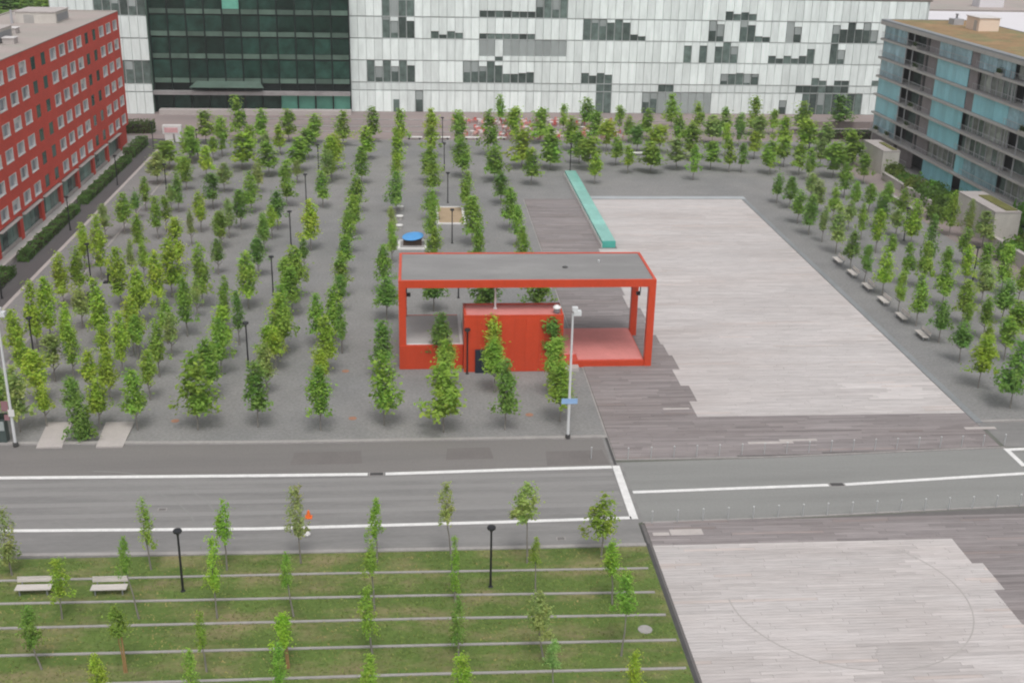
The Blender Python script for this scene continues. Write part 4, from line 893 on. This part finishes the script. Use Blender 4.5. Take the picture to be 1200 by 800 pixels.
t = tag(empty('hedge',(78,200.4,0)), 'dark low hedge between terrace and balcony block', 'hedge'); c = inst('foliage', leaf_box(12,1.6,1.5,2600,60,.14), t); c.color = (.08,.15,.04,1); MB().box(-5.5,5.5,-.5,.5,0,1.0).build('twigs', M['dark_brown'], t)
t = tag(empty('hedge',(-47.0,203,0)), 'dark shrubs at the foot of the far end of the red block', 'hedge'); c = inst('foliage', leaf_box(5,3,1.8,1600,61,.16), t); c.color = (.11,.18,.04,1); MB().box(-2,2,-1,1,0,1.2).build('twigs', M['dark_brown'], t)
def shrub_mesh(seed, n=900, r=1.0, size=.12):
    np.random.seed(seed); nc = 16; c = rand_dir(nc)*np.random.uniform(.25,.75,(nc,1)); c[:,2] = np.abs(c[:,2])*.9+.25
    idx = np.random.randint(0,nc,n); p = c[idx]+np.random.normal(0,.20,(n,3)); p[:,2] = np.clip(p[:,2],.02,1.5)
    nr = p-np.array([0,0,.4]); nr /= np.linalg.norm(nr,axis=1)[:,None]+1e-6; nr = nr+.8*rand_dir(n); nr /= np.linalg.norm(nr,axis=1)[:,None]
    tn = np.random.uniform(.75,1.25,(nc,1))[idx]*np.random.uniform(.8,1.2,(n,1))*np.ones((1,3))
    return leaf_object('foliage', p*r, nr, size, tn)
SHR = [shrub_mesh(70+i) for i in range(4)]
stem = MB().cyl((0,0,0),(0,0,.8),.07,.03,7).cyl((0,0,.15),(.35,.1,.8),.04,.015,6).cyl((0,0,.15),(-.3,.2,.8),.04,.015,6).cyl((0,0,.2),(.05,-.35,.75),.04,.015,6).mesh('stem', M['bark'])
SH = [(72.9,171.0,1.7,2.6),(72.2,167.5,1.9,2.4),(72.4,164.2,1.9,2.6),(71.9,160.8,2.0,2.5),(72.3,157.5,2.0,2.8),(71.8,154.3,2.1,3.0),(72.2,151,2.0,2.7),(71.5,148.3,2.0,3.0),(69.2,146.6,1.7,2.4),(74.5,153,2.0,2.6),(74.6,160,1.9,2.4),(74.6,148.4,1.8,3.0),(73.6,132.2,1.6,2.4),(76.0,138.4,1.3,5.4),(69.9,128.2,1.7,2.8),(72.4,128.6,1.9,3.0),(75.0,130.6,1.8,2.6),(73.8,125.0,1.9,2.8),(70.6,121.0,1.8,2.6),(69.4,181.5,1.3,2.2),(74.5,184.5,1.6,2.2)]
for i,(x,y,r,h) in enumerate(sorted(SH,key=lambda s:s[1])):
    t = tag(empty('shrub',(x,y,0)), 'dense green garden shrub before the balcony block, %s from the road' % ordinal(i+1), 'shrub', 'garden shrubs before the balcony block')
    inst('stem', stem, t, (0,0,0), (r,r,h*.8)); c = inst('foliage', SHR[i%4], t, (0,0,0), (r*1.12,r*1.12,h/1.3), i*1.3); c.color = (.15*random.uniform(.85,1.25),.26*random.uniform(.85,1.2),.042,1)
# balcony planting
for i,(k,y) in enumerate(((0,190.5),(0,186),(5,179.5),(4,178.5),(2,178),(1,178.8),(5,151.5),(3,143))):
    t = tag(empty('balcony_plant',(76.98,y,SL[k]+.02)), 'leafy plants in a box on the %s balcony level, %s' % (ordinal(k+1), 'outermost far end' if y > 188 else 'far end' if y > 185 else 'middle bay' if y > 170 else 'right end'), 'plant', 'balcony plants')
    MB().box(-.18,.18,-.9,.9,0,.35).build('planter', M['slab'], t); c = inst('foliage', SHR[i%4], t, (0,0,.3), (.28,1.1,.65)); c.color = (.07,.12,.03,1)
# big trees beyond the red block
BIG = [crown(400+i, 4200, 70, peak=.45, lobes=0, lsize=.11) for i in range(2)]
bt_ = trunk_mesh(31,.35,6)
for i,(x,y,r,h,tn) in enumerate(((-82,246,6.5,15,2),(-92,262,8,17,2),(-79,280,8,16,0),(-102,250,7,15,0),(-96,285,9,18,2),(-68,300,8,15,0),(-112,275,9,18,2),(-120,300,9,17,0),(-86,310,9,17,2),(-104,320,10,18,0),(-88,236,5,9,2),(-60,285,7,13,2),(-74,330,10,17,0))):
    tree('broadleaf_tree', (x,y), h, 2.5, r, BIG[i%2], bt_, [c*.85 for c in TONE[tn][:3]]+[1], 0, 'large %s broadleaf tree beyond the red block, %s from the white building' % (TWORD[tn], ordinal(i+1)), 'large trees beyond the red block', i*1.1)

# ================================================================== HAZE (thin grey air between camera and the far side)
hz = MB().box(-905,905,-205,1505,-1,43).mesh('haze')
hm = bpy.data.materials.new('haze'); hm.use_nodes = True; N = hm.node_tree.nodes; N.remove(N['Principled BSDF'])
pvn = N.new('ShaderNodeVolumePrincipled'); pvn.inputs['Color'].default_value = (.93,.95,.97,1); pvn.inputs['Density'].default_value = .00022
hm.node_tree.links.new(pvn.outputs[0], N['Material Output'].inputs['Volume']); hz.materials.append(hm)
stuff(inst('haze', hz))
